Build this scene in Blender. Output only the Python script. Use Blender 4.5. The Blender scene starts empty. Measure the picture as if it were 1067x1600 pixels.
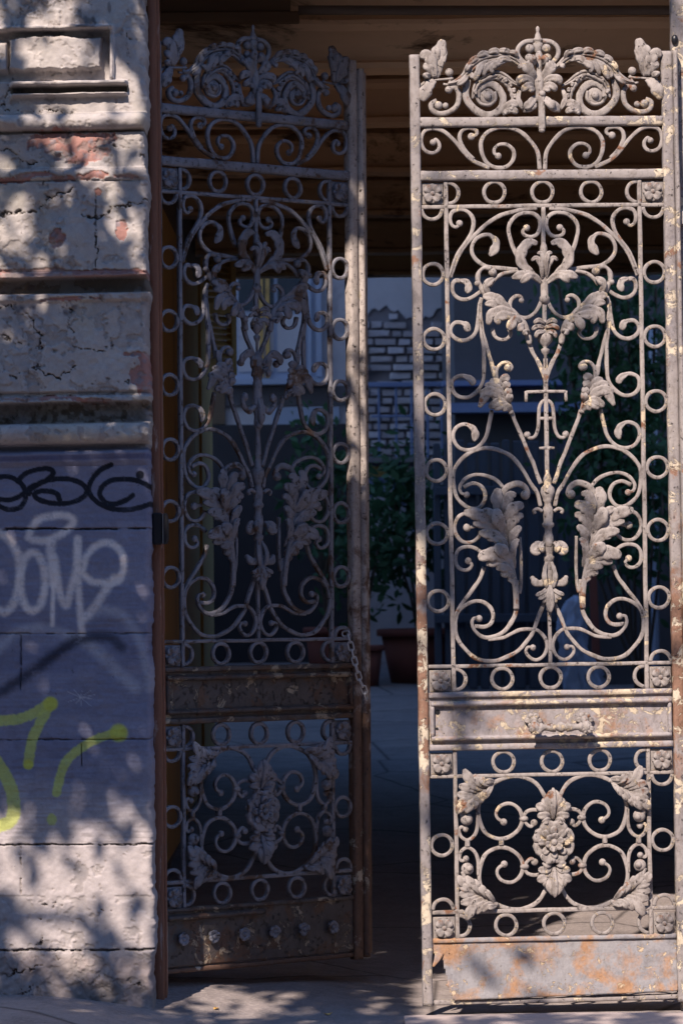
import bpy, math, random
import numpy as np
from mathutils import Vector, Matrix

# ------------------------------------------------------------------ camera, sky, sun, exposure
D, CAM_Z, HOR, ROLL = 11.3, 1.37, 900.0, 0.009       # distance to the gate plane (y = 0), eye height
FPX = 500.0 * D
scn = bpy.context.scene
COL = scn.collection
cam = bpy.data.cameras.new('camera')
cam_o = bpy.data.objects.new('camera', cam)
COL.objects.link(cam_o)
cam.sensor_fit = 'VERTICAL'
cam.sensor_height = 36.0
cam.lens = FPX / 1600.0 * 36.0
cam.shift_y = (HOR - 800.0) / 1600.0
cam.clip_end = 2000.0
cam.dof.use_dof = True
cam.dof.focus_distance = D + 0.05
cam.dof.aperture_fstop = 10.0
cam_o.matrix_world = (Matrix.Translation((0, -D, CAM_Z)) @ Matrix.Rotation(math.radians(90), 4, 'X')
                      @ Matrix.Rotation(-ROLL, 4, 'Z'))
scn.camera = cam_o

SUN_AZ, SUN_EL = math.radians(20.0), math.radians(42.0)      # sun stands behind the viewer's left shoulder
TO_SUN = np.array([-math.sin(SUN_AZ) * math.cos(SUN_EL), -math.cos(SUN_AZ) * math.cos(SUN_EL), math.sin(SUN_EL)])
world = bpy.data.worlds.new('World')
scn.world = world
world.use_nodes = True
wn = world.node_tree
bgn = wn.nodes['Background']
sky = wn.nodes.new('ShaderNodeTexSky')
sky.sky_type = 'NISHITA'
sky.sun_disc = False
sky.sun_elevation = SUN_EL
sky.sun_rotation = math.radians(180.0) + SUN_AZ
wn.links.new(sky.outputs[0], bgn.inputs[0])
sky.ozone_density = 8.0
sky.dust_density = 0.3
bgn.inputs[1].default_value = 0.14
sl = bpy.data.lights.new('sun', 'SUN')
sl.energy = 5.0
sl.angle = math.radians(0.5)
sl.color = (1.0, 0.85, 0.71)
sun_o = bpy.data.objects.new('sun', sl)
COL.objects.link(sun_o)
sun_o.location = (-6, -14, 14)
sun_o.rotation_euler = Vector(-TO_SUN).to_track_quat('-Z', 'Y').to_euler()
scn.view_settings.view_transform = 'Standard'
scn.view_settings.look = 'None'
scn.view_settings.gamma = 1.0
scn.view_settings.use_curve_mapping = False
scn.view_settings.exposure = 0.72

rnd = random.Random(7)
nrg = np.random.default_rng(11)

# ------------------------------------------------------------------ basic helpers
def W(px, py, y=0.0):
    """place seen at a photo point, at depth y behind the gate plane"""
    dx, dy = px - 533.5, py - HOR
    tx, ty = dx - ROLL * dy, dy + ROLL * dx
    s = FPX / (D + y)
    return Vector((tx / s, y, CAM_Z - ty / s))

def tag(o, label=None, cat=None, group=None, kind=None):
    if label: o['label'] = label
    if cat: o['category'] = cat
    if group: o['group'] = group
    if kind: o['kind'] = kind
    return o

def empty(name, loc=(0, 0, 0), rot=(0, 0, 0)):
    o = bpy.data.objects.new(name, None)
    o.empty_display_size = 0.1
    COL.objects.link(o)
    o.location = loc
    o.rotation_euler = rot
    return o

def link(name, me, mat=None, parent=None, loc=None):
    o = bpy.data.objects.new(name, me)
    COL.objects.link(o)
    if parent: o.parent = parent
    if loc is not None: o.location = loc
    if mat is not None:
        if len(me.materials) == 0:
            me.materials.append(mat)
        elif me.materials[0] is not mat:
            o.material_slots[0].link = 'OBJECT'
            o.material_slots[0].material = mat
    return o

class MB:
    """collects pieces of one mesh"""
    def __init__(s): s.v, s.f, s.sm, s.n = [], [], [], 0
    def add(s, v, f, smooth=True):
        v = np.asarray(v, float)
        s.v.append(v)
        s.f += [tuple(i + s.n for i in q) for q in f]
        s.sm += [smooth] * len(f)
        s.n += len(v)
        return s
    def mesh(s, name, mirror=False):
        v = np.concatenate(s.v)
        f = s.f
        if mirror:
            v = v * np.array([-1, 1, 1]); f = [tuple(reversed(q)) for q in f]
        me = bpy.data.meshes.new(name)
        me.from_pydata(v.tolist(), [], f)
        me.polygons.foreach_set('use_smooth', s.sm)
        me.update()
        return me
    def box(s, a, b, bev=0.0):
        (x0, y0, z0), (x1, y1, z1) = a, b
        x0, x1 = min(x0, x1), max(x0, x1); y0, y1 = min(y0, y1), max(y0, y1); z0, z1 = min(z0, z1), max(z0, z1)
        if bev <= 0:
            v = [(x, y, z) for x in (x0, x1) for y in (y0, y1) for z in (z0, z1)]
            f = [(0, 1, 3, 2), (4, 6, 7, 5), (0, 4, 5, 1), (2, 3, 7, 6), (0, 2, 6, 4), (1, 5, 7, 3)]
            return s.add(v, f, False)
        c = np.array([(x0 + x1) / 2, (y0 + y1) / 2, (z0 + z1) / 2]); h = np.array([(x1 - x0) / 2, (y1 - y0) / 2, (z1 - z0) / 2])
        v, f = [], []
        idx = {}
        for ax in range(3):
            for sg in (-1, 1):
                q = []
                o1, o2 = [(1, 2), (2, 0), (0, 1)][ax]
                for (p, r) in ((-1, -1), (1, -1), (1, 1), (-1, 1)):
                    e = np.zeros(3); e[ax] = sg * h[ax]; e[o1] = p * (h[o1] - bev); e[o2] = r * (h[o2] - bev)
                    sig = [0, 0, 0]; sig[ax] = sg; sig[o1] = p; sig[o2] = r
                    idx[(ax, tuple(sig))] = len(v); q.append(len(v)); v.append(c + e)
                f.append(tuple(q) if sg > 0 else tuple(reversed(q)))
        for ax in range(3):
            o1, o2 = [(1, 2), (2, 0), (0, 1)][ax]
            for p in (-1, 1):
                for r in (-1, 1):
                    def sg(k):
                        t = [0, 0, 0]; t[ax] = k; t[o1] = p; t[o2] = r; return tuple(t)
                    q = (idx[(o1, sg(-1))], idx[(o1, sg(1))], idx[(o2, sg(1))], idx[(o2, sg(-1))])
                    f.append(q if p * r < 0 else tuple(reversed(q)))
        for p in (-1, 1):
            for q in (-1, 1):
                for r in (-1, 1):
                    t = (p, q, r)
                    tri = (idx[(0, t)], idx[(1, t)], idx[(2, t)])
                    f.append(tri if p * q * r > 0 else tuple(reversed(tri)))
        return s.add(v, f, False)

def arr(x, n): return np.full(n, float(x)) if np.isscalar(x) else np.asarray(x, float)

def smooth_path(p, step):
    """Catmull-Rom through 2D or 3D points, resampled about every step"""
    p = np.asarray(p, float)
    if len(p) < 3:
        n = max(2, int(np.linalg.norm(p[-1] - p[0]) / step) + 1)
        t = np.linspace(0, 1, n)[:, None]
        return p[0] * (1 - t) + p[-1] * t
    q = np.vstack([2 * p[0] - p[1], p, 2 * p[-1] - p[-2]])
    out = []
    for i in range(1, len(q) - 2):
        a, b, c, d = q[i - 1], q[i], q[i + 1], q[i + 2]
        n = max(2, int(np.linalg.norm(c - b) / step) + 1)
        t = np.linspace(0, 1, n, endpoint=False)[:, None]
        out.append(0.5 * (2 * b + (c - a) * t + (2 * a - 5 * b + 4 * c - d) * t ** 2 + (3 * b - a - 3 * c + d) * t ** 3))
    out.append(p[-1:])
    return np.vstack(out)

def sweep(mb, path, hw, hd, y0=0.0, sides=10, power=2.0, closed=False, groove=0.0, cap=True, smooth=True):
    """flat path in the x-z plane swept by a super-ellipse: hw half width in the plane, hd half depth along y"""
    P = np.asarray(path, float); n = len(P)
    T = (np.roll(P, -1, 0) - np.roll(P, 1, 0)) if closed else np.gradient(P, axis=0)
    T /= np.maximum(np.linalg.norm(T, axis=1), 1e-9)[:, None]
    N = np.stack([-T[:, 1], T[:, 0]], 1)
    hw, hd, y0 = arr(hw, n), arr(hd, n), arr(y0, n)
    a = np.linspace(0, 2 * math.pi, sides, endpoint=False) + math.pi / sides
    c, s_ = np.cos(a), np.sin(a)
    c = np.sign(c) * np.abs(c) ** (2 / power); s_ = np.sign(s_) * np.abs(s_) ** (2 / power)
    front = np.where(s_ < 0, 1 - groove * np.exp(-(c / 0.3) ** 2), 1.0)
    V = np.zeros((n, sides, 3))
    V[:, :, 0] = P[:, 0:1] + N[:, 0:1] * hw[:, None] * c
    V[:, :, 2] = P[:, 1:2] + N[:, 1:2] * hw[:, None] * c
    V[:, :, 1] = y0[:, None] + hd[:, None] * s_ * front
    f = []
    m = n if closed else n - 1
    for i in range(m):
        j = (i + 1) % n
        for k in range(sides):
            l = (k + 1) % sides
            f.append((i * sides + k, i * sides + l, j * sides + l, j * sides + k))
    if not closed and cap:
        f.append(tuple(range(sides - 1, -1, -1)))
        f.append(tuple((n - 1) * sides + k for k in range(sides)))
    mb.add(V.reshape(-1, 3), f, smooth)
    return mb

def tube(mb, path, r, sides=8, closed=False):
    """round tube along any 3D path"""
    P = np.asarray(path, float); n = len(P); r = arr(r, n)
    T = (np.roll(P, -1, 0) - np.roll(P, 1, 0)) if closed else np.gradient(P, axis=0)
    T /= np.maximum(np.linalg.norm(T, axis=1), 1e-9)[:, None]
    up = np.array([0, 0, 1.0]) if abs(T[0][2]) < 0.9 else np.array([0, 1.0, 0])
    N = np.cross(T[0], up); N /= np.linalg.norm(N)
    V = np.zeros((n, sides, 3)); a = np.linspace(0, 2 * math.pi, sides, endpoint=False)
    for i in range(n):
        N = N - T[i] * N.dot(T[i]); N /= max(np.linalg.norm(N), 1e-9)
        B = np.cross(T[i], N)
        V[i] = P[i] + r[i] * (np.cos(a)[:, None] * N + np.sin(a)[:, None] * B)
    f = []
    for i in range(n if closed else n - 1):
        j = (i + 1) % n
        for k in range(sides):
            l = (k + 1) % sides
            f.append((i * sides + k, i * sides + l, j * sides + l, j * sides + k))
    if not closed:
        f.append(tuple(range(sides - 1, -1, -1))); f.append(tuple((n - 1) * sides + k for k in range(sides)))
    return mb.add(V.reshape(-1, 3), f)

def ball(mb, x, z, r, y=0.0, ry=None, rz=None, u=12, v=8):
    ry = r if ry is None else ry; rz = r if rz is None else rz
    V = [(x, y, z + rz)]
    for i in range(1, v):
        t = math.pi * i / v
        for k in range(u):
            a = 2 * math.pi * k / u
            V.append((x + r * math.sin(t) * math.cos(a), y + ry * math.sin(t) * math.sin(a), z + rz * math.cos(t)))
    V.append((x, y, z - rz))
    f = [(0, 1 + k, 1 + (k + 1) % u) for k in range(u)]
    for i in range(v - 2):
        for k in range(u):
            l = (k + 1) % u
            f.append((1 + i * u + k, 1 + (i + 1) * u + k, 1 + (i + 1) * u + l, 1 + i * u + l))
    b = len(V) - 1
    f += [(b, 1 + (v - 2) * u + (k + 1) % u, 1 + (v - 2) * u + k) for k in range(u)]
    return mb.add(V, f)

def lathe(mb, prof, x0=0.0, y0=0.0, flat=0.7, u=16, lobes=0, amp=0.0):
    """prof: (radius, z) from top to bottom, round about the vertical axis at x0"""
    V, f = [], []
    for r, z in prof:
        for k in range(u):
            a = 2 * math.pi * k / u
            q = r * (1 + amp * math.cos(lobes * a)) if lobes else r
            V.append((x0 + q * math.cos(a), y0 + q * flat * math.sin(a), z))
    for i in range(len(prof) - 1):
        for k in range(u):
            l = (k + 1) % u
            f.append((i * u + k, (i + 1) * u + k, (i + 1) * u + l, i * u + l))
    f.append(tuple(range(u))); f.append(tuple((len(prof) - 1) * u + k for k in range(u - 1, -1, -1)))
    return mb.add(V, f)

def vnoise(x, y, seed=0):
    """smooth value noise in -1..1 for arrays"""
    xi, yi = np.floor(x).astype(int), np.floor(y).astype(int)
    xf, yf = x - xi, y - yi
    xf = xf * xf * (3 - 2 * xf); yf = yf * yf * (3 - 2 * yf)
    def h(a, b):
        n = (a * 374761393 + b * 668265263 + seed * 1442695041) & 0x7fffffff
        n = ((n ^ (n >> 13)) * 1274126177) & 0x7fffffff
        return ((n ^ (n >> 16)) & 0xffff) / 32767.5 - 1
    return (h(xi, yi) * (1 - xf) + h(xi + 1, yi) * xf) * (1 - yf) + (h(xi, yi + 1) * (1 - xf) + h(xi + 1, yi + 1) * xf) * yf

def fbm(x, y, seed=0, octv=4):
    s, a = 0, 0.5
    for i in range(octv):
        s = s + a * vnoise(x * 2 ** i, y * 2 ** i, seed + i * 17); a *= 0.5
    return s

# ------------------------------------------------------------------ materials
class NT:
    def __init__(s, name):
        s.m = bpy.data.materials.new(name); s.m.use_nodes = True
        s.t = s.m.node_tree; s.b = s.t.nodes['Principled BSDF']
        s.tc = s.t.nodes.new('ShaderNodeTexCoord')
    def n(s, typ, **kw):
        o = s.t.nodes.new(typ)
        for k, v in kw.items(): setattr(o, k, v)
        return o
    def l(s, a, b): s.t.links.new(a, b)
    def coord(s, scale=(1, 1, 1), off=(0, 0, 0), gen='Object'):
        mp = s.n('ShaderNodeMapping'); mp.inputs['Scale'].default_value = scale; mp.inputs['Location'].default_value = off
        s.l(s.tc.outputs[gen], mp.inputs[0]); return mp.outputs[0]
    def noise(s, vec, scale, detail=5, rough=0.6, dist=0.0):
        o = s.n('ShaderNodeTexNoise'); o.inputs['Scale'].default_value = scale; o.inputs['Detail'].default_value = detail
        o.inputs['Roughness'].default_value = rough; o.inputs['Distortion'].default_value = dist
        s.l(vec, o.inputs['Vector']); return o.outputs['Fac']
    def ramp(s, fac, a, b, c0=(0, 0, 0, 1), c1=(1, 1, 1, 1)):
        o = s.n('ShaderNodeValToRGB'); e = o.color_ramp.elements
        e[0].position, e[1].position = a, b; e[0].color, e[1].color = c0, c1
        s.l(fac, o.inputs[0]); return o.outputs[0]
    def mix(s, fac, a, b, typ='MIX'):
        o = s.n('ShaderNodeMix', data_type='RGBA', blend_type=typ)
        for v, i in ((fac, 0), (a, 6), (b, 7)):
            if hasattr(v, 'links'): s.l(v, o.inputs[i])
            else: o.inputs[i].default_value = v if i == 0 else (tuple(v) + (1,))[:4]
        return o.outputs[2]
    def math(s, op, a, b=0.5, clamp=False):
        o = s.n('ShaderNodeMath', operation=op); o.use_clamp = clamp
        for v, i in ((a, 0), (b, 1)):
            if hasattr(v, 'links'): s.l(v, o.inputs[i])
            else: o.inputs[i].default_value = v
        return o.outputs[0]
    def bump(s, h, strength, dist, prev=None):
        o = s.n('ShaderNodeBump'); o.inputs['Strength'].default_value = strength; o.inputs['Distance'].default_value = dist
        s.l(h, o.inputs['Height'])
        if prev is not None: s.l(prev, o.inputs['Normal'])
        return o.outputs[0]
    def done(s, col, rough=0.8, nrm=None, metal=0.0, spec=0.3):
        if hasattr(col, 'links'): s.l(col, s.b.inputs['Base Color'])
        else: s.b.inputs['Base Color'].default_value = tuple(col) + (1,)
        if hasattr(rough, 'links'): s.l(rough, s.b.inputs['Roughness'])
        else: s.b.inputs['Roughness'].default_value = rough
        s.b.inputs['Metallic'].default_value = metal
        s.b.inputs['Specular IOR Level'].default_value = spec
        if nrm is not None: s.l(nrm, s.b.inputs['Normal'])
        return s.m

def iron(name, off, paint_a, paint_b, chip_col, chip, rust_col, rust, dark=0.40, rs=0.05, gloss=0.0, band=None, cs=17.0, dirt=0.55):
    t = NT(name); v = t.coord(off=off)
    big = t.noise(v, 5.0, 4, 0.6); mid = t.noise(v, 22.0, 6, 0.65, 0.3); fine = t.noise(v, 130.0, 4, 0.6)
    col = t.mix(t.ramp(big, 0.35, 0.65), paint_a, paint_b)
    col = t.mix(t.math('MULTIPLY', t.ramp(fine, 0.35, 0.7), 0.35), col, tuple(c * 1.35 for c in paint_a))
    r1 = t.noise(t.coord(off=(off[0] + 3, off[1], off[2] + 7)), 11.0, 7, 0.68, 0.4)
    rustm = t.ramp(t.math('ADD', r1, t.math('MULTIPLY', t.math('SUBTRACT', big, 0.5), 0.35)), rust, rust + rs)
    if band:
        sx = t.n('ShaderNodeSeparateXYZ'); t.l(t.tc.outputs['Object'], sx.inputs[0])
        bd = t.math('SUBTRACT', 1.0, t.math('DIVIDE', t.math('ABSOLUTE', t.math('SUBTRACT', sx.outputs[2], band[0])), band[1]), True)
        rustm = t.math('MAXIMUM', rustm, t.math('MULTIPLY', t.ramp(t.math('ADD', r1, t.math('MULTIPLY', bd, 0.3)), 0.56, 0.68), t.ramp(bd, 0.0, 0.3)))
    col = t.mix(rustm, col, t.mix(fine, tuple(c * 0.55 for c in rust_col), tuple(c * 1.3 for c in rust_col)))
    cm = t.noise(t.coord(off=(off[0] - 2, off[1] + 5, off[2])), cs, 8, 0.72, 0.5)
    chipm = t.ramp(t.math('ADD', cm, t.math('MULTIPLY', t.math('SUBTRACT', big, 0.5), 0.4)), chip, chip + 0.03)
    col = t.mix(chipm, col, t.mix(mid, chip_col, tuple(c * 0.75 for c in chip_col)))
    dm = t.ramp(t.noise(t.coord(off=(off[0] + 9, off[1], off[2] - 4), scale=(1, 1, 0.55)), 42.0, 7, 0.72, 0.3), 0.47, 0.66)
    col = t.mix(t.math('MULTIPLY', dm, dirt), col, t.mix(1.0, col, (0.42, 0.385, 0.36), 'MULTIPLY'))
    pit = t.ramp(t.noise(v, 60.0, 6, 0.75), dark - 0.06, dark, (1, 1, 1, 1), (0, 0, 0, 1))
    col = t.mix(pit, col, (0.045, 0.035, 0.035))
    h = t.math('ADD', t.math('MULTIPLY', chipm, -0.5), t.math('ADD', mid, t.math('MULTIPLY', pit, -0.7)))
    nb = t.bump(h, 0.8, 0.004); nb = t.bump(fine, 0.5, 0.0015, nb)
    return t.done(col, t.ramp(fine, 0.2, 0.8, (0.58 - gloss,) * 3 + (1,), (0.9 - gloss,) * 3 + (1,)), nb, spec=0.35 + gloss)

M = {}
CREAM, RUST = (0.60, 0.49, 0.36), (0.20, 0.095, 0.055)
M['iron_r'] = iron('pale_iron_paint', (1.3, 0.2, 4.1), (0.31, 0.274, 0.262), (0.215, 0.193, 0.19), CREAM, 0.595, RUST, 0.60, 0.40, dirt=0.8)  # pale gate paint; the other leaf carries a darker, bluer copy
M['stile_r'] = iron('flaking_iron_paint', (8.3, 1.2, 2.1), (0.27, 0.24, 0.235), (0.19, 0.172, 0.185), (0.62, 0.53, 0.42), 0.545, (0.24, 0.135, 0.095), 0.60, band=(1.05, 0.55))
M['iron_l'] = iron('shade_blued_iron_paint', (4.3, 7.2, 0.4), (0.235, 0.235, 0.28), (0.135, 0.135, 0.16), (0.34, 0.28, 0.22), 0.655, (0.11, 0.066, 0.05), 0.57, 0.43, gloss=0.22)  # same gate paint with shade and blue skylight put into the colour
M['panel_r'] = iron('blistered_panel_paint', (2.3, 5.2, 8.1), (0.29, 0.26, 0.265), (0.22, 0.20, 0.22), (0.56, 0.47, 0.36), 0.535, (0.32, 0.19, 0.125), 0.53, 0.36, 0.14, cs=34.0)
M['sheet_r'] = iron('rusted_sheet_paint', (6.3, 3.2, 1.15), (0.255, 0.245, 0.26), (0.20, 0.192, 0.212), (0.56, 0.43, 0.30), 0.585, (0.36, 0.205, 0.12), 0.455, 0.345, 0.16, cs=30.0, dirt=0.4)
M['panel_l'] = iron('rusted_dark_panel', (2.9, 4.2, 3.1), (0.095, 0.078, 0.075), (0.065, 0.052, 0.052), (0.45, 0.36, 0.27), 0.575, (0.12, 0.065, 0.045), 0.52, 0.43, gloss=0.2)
M['stile_l'] = iron('lit_pale_rusty_stile', (5.9, 1.2, 9.1), (0.42, 0.37, 0.35), (0.30, 0.26, 0.25), (0.55, 0.47, 0.38), 0.62, (0.15, 0.085, 0.06), 0.62, 0.42, gloss=0.1, band=(0.35, 1.35))  # base paled to carry the sunlit stretch; rust below also darkens the shaded part

def plain(name, col, rough=0.8, var=0.25, scale=8.0, bump=0.25, bd=0.004, metal=0.0, spec=0.3, stain=None, sth=0.58, stretch=(1, 1, 1)):
    t = NT(name); v = t.coord(scale=stretch)
    a = t.noise(v, scale, 6, 0.65); b = t.noise(v, scale * 9, 4, 0.6)
    c = t.mix(a, tuple(x * (1 - var) for x in col), tuple(min(1, x * (1 + var)) for x in col))
    c = t.mix(t.math('MULTIPLY', b, 0.3), c, tuple(x * 0.6 for x in col))
    if stain:
        s = t.ramp(t.noise(v, scale * 0.6, 8, 0.7, 0.4), sth, sth + 0.06)
        c = t.mix(s, c, stain)
    nb = t.bump(t.math('ADD', a, t.math('MULTIPLY', b, 0.4)), bump, bd)
    return t.done(c, rough, nb, metal, spec)

t = NT('worn_concrete_ground'); v = t.coord()
g1 = t.noise(v, 1.3, 6, 0.65, 0.5); g2 = t.noise(v, 9.0, 7, 0.7); g3 = t.noise(v, 70.0, 5, 0.7); g4 = t.noise(v, 260.0, 3, 0.6)
c = t.mix(t.ramp(g1, 0.35, 0.65), (0.33, 0.285, 0.28), (0.235, 0.205, 0.21))
c = t.mix(t.math('MULTIPLY', t.ramp(g2, 0.45, 0.62), 0.6), c, (0.19, 0.165, 0.165))
c = t.mix(t.math('MULTIPLY', t.ramp(g3, 0.5, 0.62), 0.5), c, (0.40, 0.355, 0.34))
c = t.mix(t.ramp(g3, 0.30, 0.36, (1, 1, 1, 1), (0, 0, 0, 1)), c, (0.11, 0.095, 0.095))
vo = t.n('ShaderNodeTexVoronoi', feature='DISTANCE_TO_EDGE'); vo.inputs['Scale'].default_value = 0.75
wv = t.mix(0.12, v, t.n('ShaderNodeTexNoise').outputs['Color']); t.l(wv, vo.inputs['Vector'])
ck = t.ramp(vo.outputs['Distance'], 0.0, 0.009, (1, 1, 1, 1), (0, 0, 0, 1))
c = t.mix(t.math('MULTIPLY', ck, 0.8), c, (0.07, 0.06, 0.06))
hh = t.math('SUBTRACT', t.math('ADD', t.math('MULTIPLY', g2, 1.2), t.math('ADD', t.math('MULTIPLY', g3, 0.6), t.math('MULTIPLY', g4, 0.25))), ck)
M['ground'] = t.done(c, 0.92, t.bump(hh, 0.7, 0.012), spec=0.2)
M['asphalt'] = plain('street_asphalt', (0.055, 0.052, 0.052), 0.9, 0.2, 30, 0.5, 0.006)
M['threshold'] = plain('pinkish_threshold_stone', (0.42, 0.35, 0.335), 0.9, 0.2, 5, 0.5, 0.006)
M['frame'] = plain('brown_frame_paint', (0.23, 0.10, 0.062), 0.65, 0.4, 9, 0.8, 0.005, stain=(0.42, 0.33, 0.30), sth=0.555, stretch=(2.5, 2.5, 0.45))
M['black'] = plain('black_plastic', (0.012, 0.012, 0.016), 0.35, 0.1, 20, 0.05, 0.001, spec=0.5)
M['chain'] = plain('zinc_chain', (0.62, 0.62, 0.66), 0.4, 0.15, 60, 0.1, 0.001, metal=0.5)
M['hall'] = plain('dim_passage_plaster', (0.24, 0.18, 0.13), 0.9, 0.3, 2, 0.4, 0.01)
M['ochre'] = plain('ochre_board_paint', (0.64, 0.39, 0.13), 0.75, 0.25, 4, 0.3, 0.003, stain=(0.25, 0.14, 0.06), sth=0.6, stretch=(1, 1, 0.3))
M['beam'] = plain('peeling_tan_board', (0.70, 0.50, 0.34), 0.85, 0.25, 3, 0.4, 0.006, stain=(0.11, 0.07, 0.045), sth=0.56, stretch=(0.5, 1, 1.6))
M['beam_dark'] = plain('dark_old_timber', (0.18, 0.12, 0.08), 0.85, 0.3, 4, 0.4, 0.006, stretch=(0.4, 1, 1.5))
M['pipe'] = plain('grey_pipe_paint', (0.13, 0.10, 0.085), 0.6, 0.2, 6, 0.2, 0.003)
M['yard_plaster'] = plain('lavender_yard_plaster', (0.58, 0.55, 0.58), 0.9, 0.22, 1.6, 0.4, 0.02, stain=(0.42, 0.39, 0.42), sth=0.55)
M['yard_dark'] = plain('shade_dark_plaster', (0.13, 0.122, 0.135), 0.9, 0.3, 1.6, 0.4, 0.02)  # yard plaster with the wing's shadow put into the colour
M['back_plaster'] = plain('pale_back_plaster', (0.72, 0.71, 0.72), 0.9, 0.1, 1.5, 0.3, 0.02)
M['dark_slab'] = plain('dark_wall_slab', (0.055, 0.05, 0.055), 0.9, 0.3, 3, 0.3, 0.01)  # dark slab added across the lower wall behind the left leaf
M['opposite'] = plain('grey_added_facade', (0.22, 0.20, 0.19), 0.9, 0.15, 1.5, 0.3, 0.02)
M['brick'] = plain('old_yard_brick', (0.56, 0.52, 0.56), 0.9, 0.35, 5, 0.5, 0.01)
M['mortar'] = plain('dark_mortar_bed', (0.22, 0.205, 0.225), 0.95, 0.3, 6, 0.4, 0.01)
M['blue_wood'] = plain('pale_blue_joinery', (0.42, 0.47, 0.60), 0.6, 0.12, 5, 0.2, 0.003)
M['blue_steel'] = plain('blue_railing_paint', (0.22, 0.28, 0.48), 0.6, 0.15, 5, 0.2, 0.003)
M['plank'] = plain('blue_grey_plank', (0.075, 0.085, 0.115), 0.8, 0.3, 4, 0.3, 0.004, stretch=(1, 1, 0.25))
M['terra'] = plain('terracotta', (0.25, 0.085, 0.065), 0.8, 0.2, 6, 0.2, 0.004)
M['sack'] = plain('pale_blue_sack', (0.42, 0.47, 0.62), 0.7, 0.15, 7, 0.3, 0.01)
M['bark'] = plain('street_tree_bark', (0.12, 0.09, 0.07), 0.95, 0.35, 6, 0.8, 0.02, stretch=(1, 1, 0.3))
t = NT('window_glass'); M['glass'] = t.done((0.02, 0.025, 0.035), 0.12, None, spec=0.6)

def leafmat(name, a, b):
    t = NT(name); v = t.coord()
    c = t.mix(t.noise(v, 6.0, 3), a, b)
    m = t.done(c, 0.55, None, spec=0.35)
    tr = t.n('ShaderNodeBsdfTranslucent'); t.l(c, tr.inputs[0])
    mx = t.n('ShaderNodeMixShader'); mx.inputs[0].default_value = 0.3
    out = t.t.nodes['Material Output']
    t.l(t.b.outputs[0], mx.inputs[1]); t.l(tr.outputs[0], mx.inputs[2]); t.l(mx.outputs[0], out.inputs[0])
    return m
M['leaf'] = leafmat('street_tree_leaf', (0.045, 0.09, 0.025), (0.085, 0.13, 0.035))
M['leaf_y'] = leafmat('courtyard_leaf', (0.03, 0.085, 0.04), (0.07, 0.15, 0.065))

# ------------------------------------------------------------------ ground
def gz(x, y):
    x, y = np.asarray(x, float), np.asarray(y, float)
    z = 0.033 * np.clip(y - 2.0, 0, 20)
    side = np.clip((-x - 0.25) / 0.75, 0, 1)
    z = z + 0.085 * side * side * (3 - 2 * side) * np.clip((y + 1.5) / 1.0, 0, 1) * np.clip((3.0 - y) / 2.0, 0, 1)
    z = z + 0.045 * np.clip((y + 0.05) / 0.4, 0, 1) * np.clip((2.5 - y) / 2, 0, 1) * np.clip((0.25 - x) / 0.4, 0, 1)
    z = z - 0.02 * np.clip((-y - 0.6) / 2, 0, 1)
    z = np.where(y < -3.3, z - 0.15, z)
    near = np.exp(-(np.maximum(np.abs(x) - 2, 0) ** 2 + np.maximum(np.abs(y - 3) - 6, 0) ** 2) / 4)
    return z + near * (0.010 * fbm(x * 2.1, y * 2.1, 3) + 0.004 * fbm(x * 11, y * 11, 8))
def ax(dense_a, dense_b, step, far):
    return np.concatenate([-np.geomspace(far, -dense_a + step if dense_a < 0 else 1, 14), np.arange(dense_a, dense_b, step), np.geomspace(dense_b + step, far, 14)])
gx = np.concatenate([[-300, -120, -50, -20, -10, -6, -4, -3, -2.5], np.arange(-2.2, 2.2, 0.035), [2.5, 3, 4, 6, 10, 20, 50, 120, 300]])
gy = np.concatenate([[-300, -120, -50, -20, -10, -6, -4, -3, -2.5, -2, -1.6], np.arange(-1.3, 5, 0.035), np.arange(5, 24, 0.15), [26, 30, 40, 60, 120, 300]])
GX, GY = np.meshgrid(gx, gy)
GV = np.stack([GX, GY, gz(GX, GY)], -1).reshape(-1, 3)
nx, ny = len(gx), len(gy)
gf = [(j * nx + i, j * nx + i + 1, (j + 1) * nx + i + 1, (j + 1) * nx + i) for j in range(ny - 1) for i in range(nx - 1)]
mb = MB(); mb.add(GV, gf)
tag(link('ground', mb.mesh('ground'), M['ground']), kind='structure')
mb = MB(); mb.box((-300, -300, -0.2), (300, -3.2, 0.0)); mb.box((-300, -3.2, -0.2), (300, -3.05, 0.10), 0.01)
tag(link('road', mb.mesh('road'), M['asphalt']), kind='structure')
# threshold slab in front of the right leaf
gxs, gys = np.linspace(0.18, 1.9, 120), np.concatenate([[-0.46, -0.455], np.linspace(-0.45, -0.16, 24), [-0.152, -0.15]])
TX, TY = np.meshgrid(gxs, gys)
TZ = 0.016 + 0.006 * fbm(TX * 9, TY * 9, 4) + 0.002 * fbm(TX * 40, TY * 40, 5)
TY = TY + 0.012 * fbm(TX * 7, TX * 0, 6) * (np.abs(TY + 0.3) > 0.12)
TZ[0] = TZ[-1] = -0.08; TZ[1] -= 0.006; TZ[-2] -= 0.004
mb = MB(); n_ = len(gxs)
mb.add(np.stack([TX, TY, TZ], -1).reshape(-1, 3), [(j * n_ + i, j * n_ + i + 1, (j + 1) * n_ + i + 1, (j + 1) * n_ + i) for j in range(len(gys) - 1) for i in range(n_ - 1)])
tag(link('threshold_stone', mb.mesh('threshold_stone'), M['threshold']), kind='structure')

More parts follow.
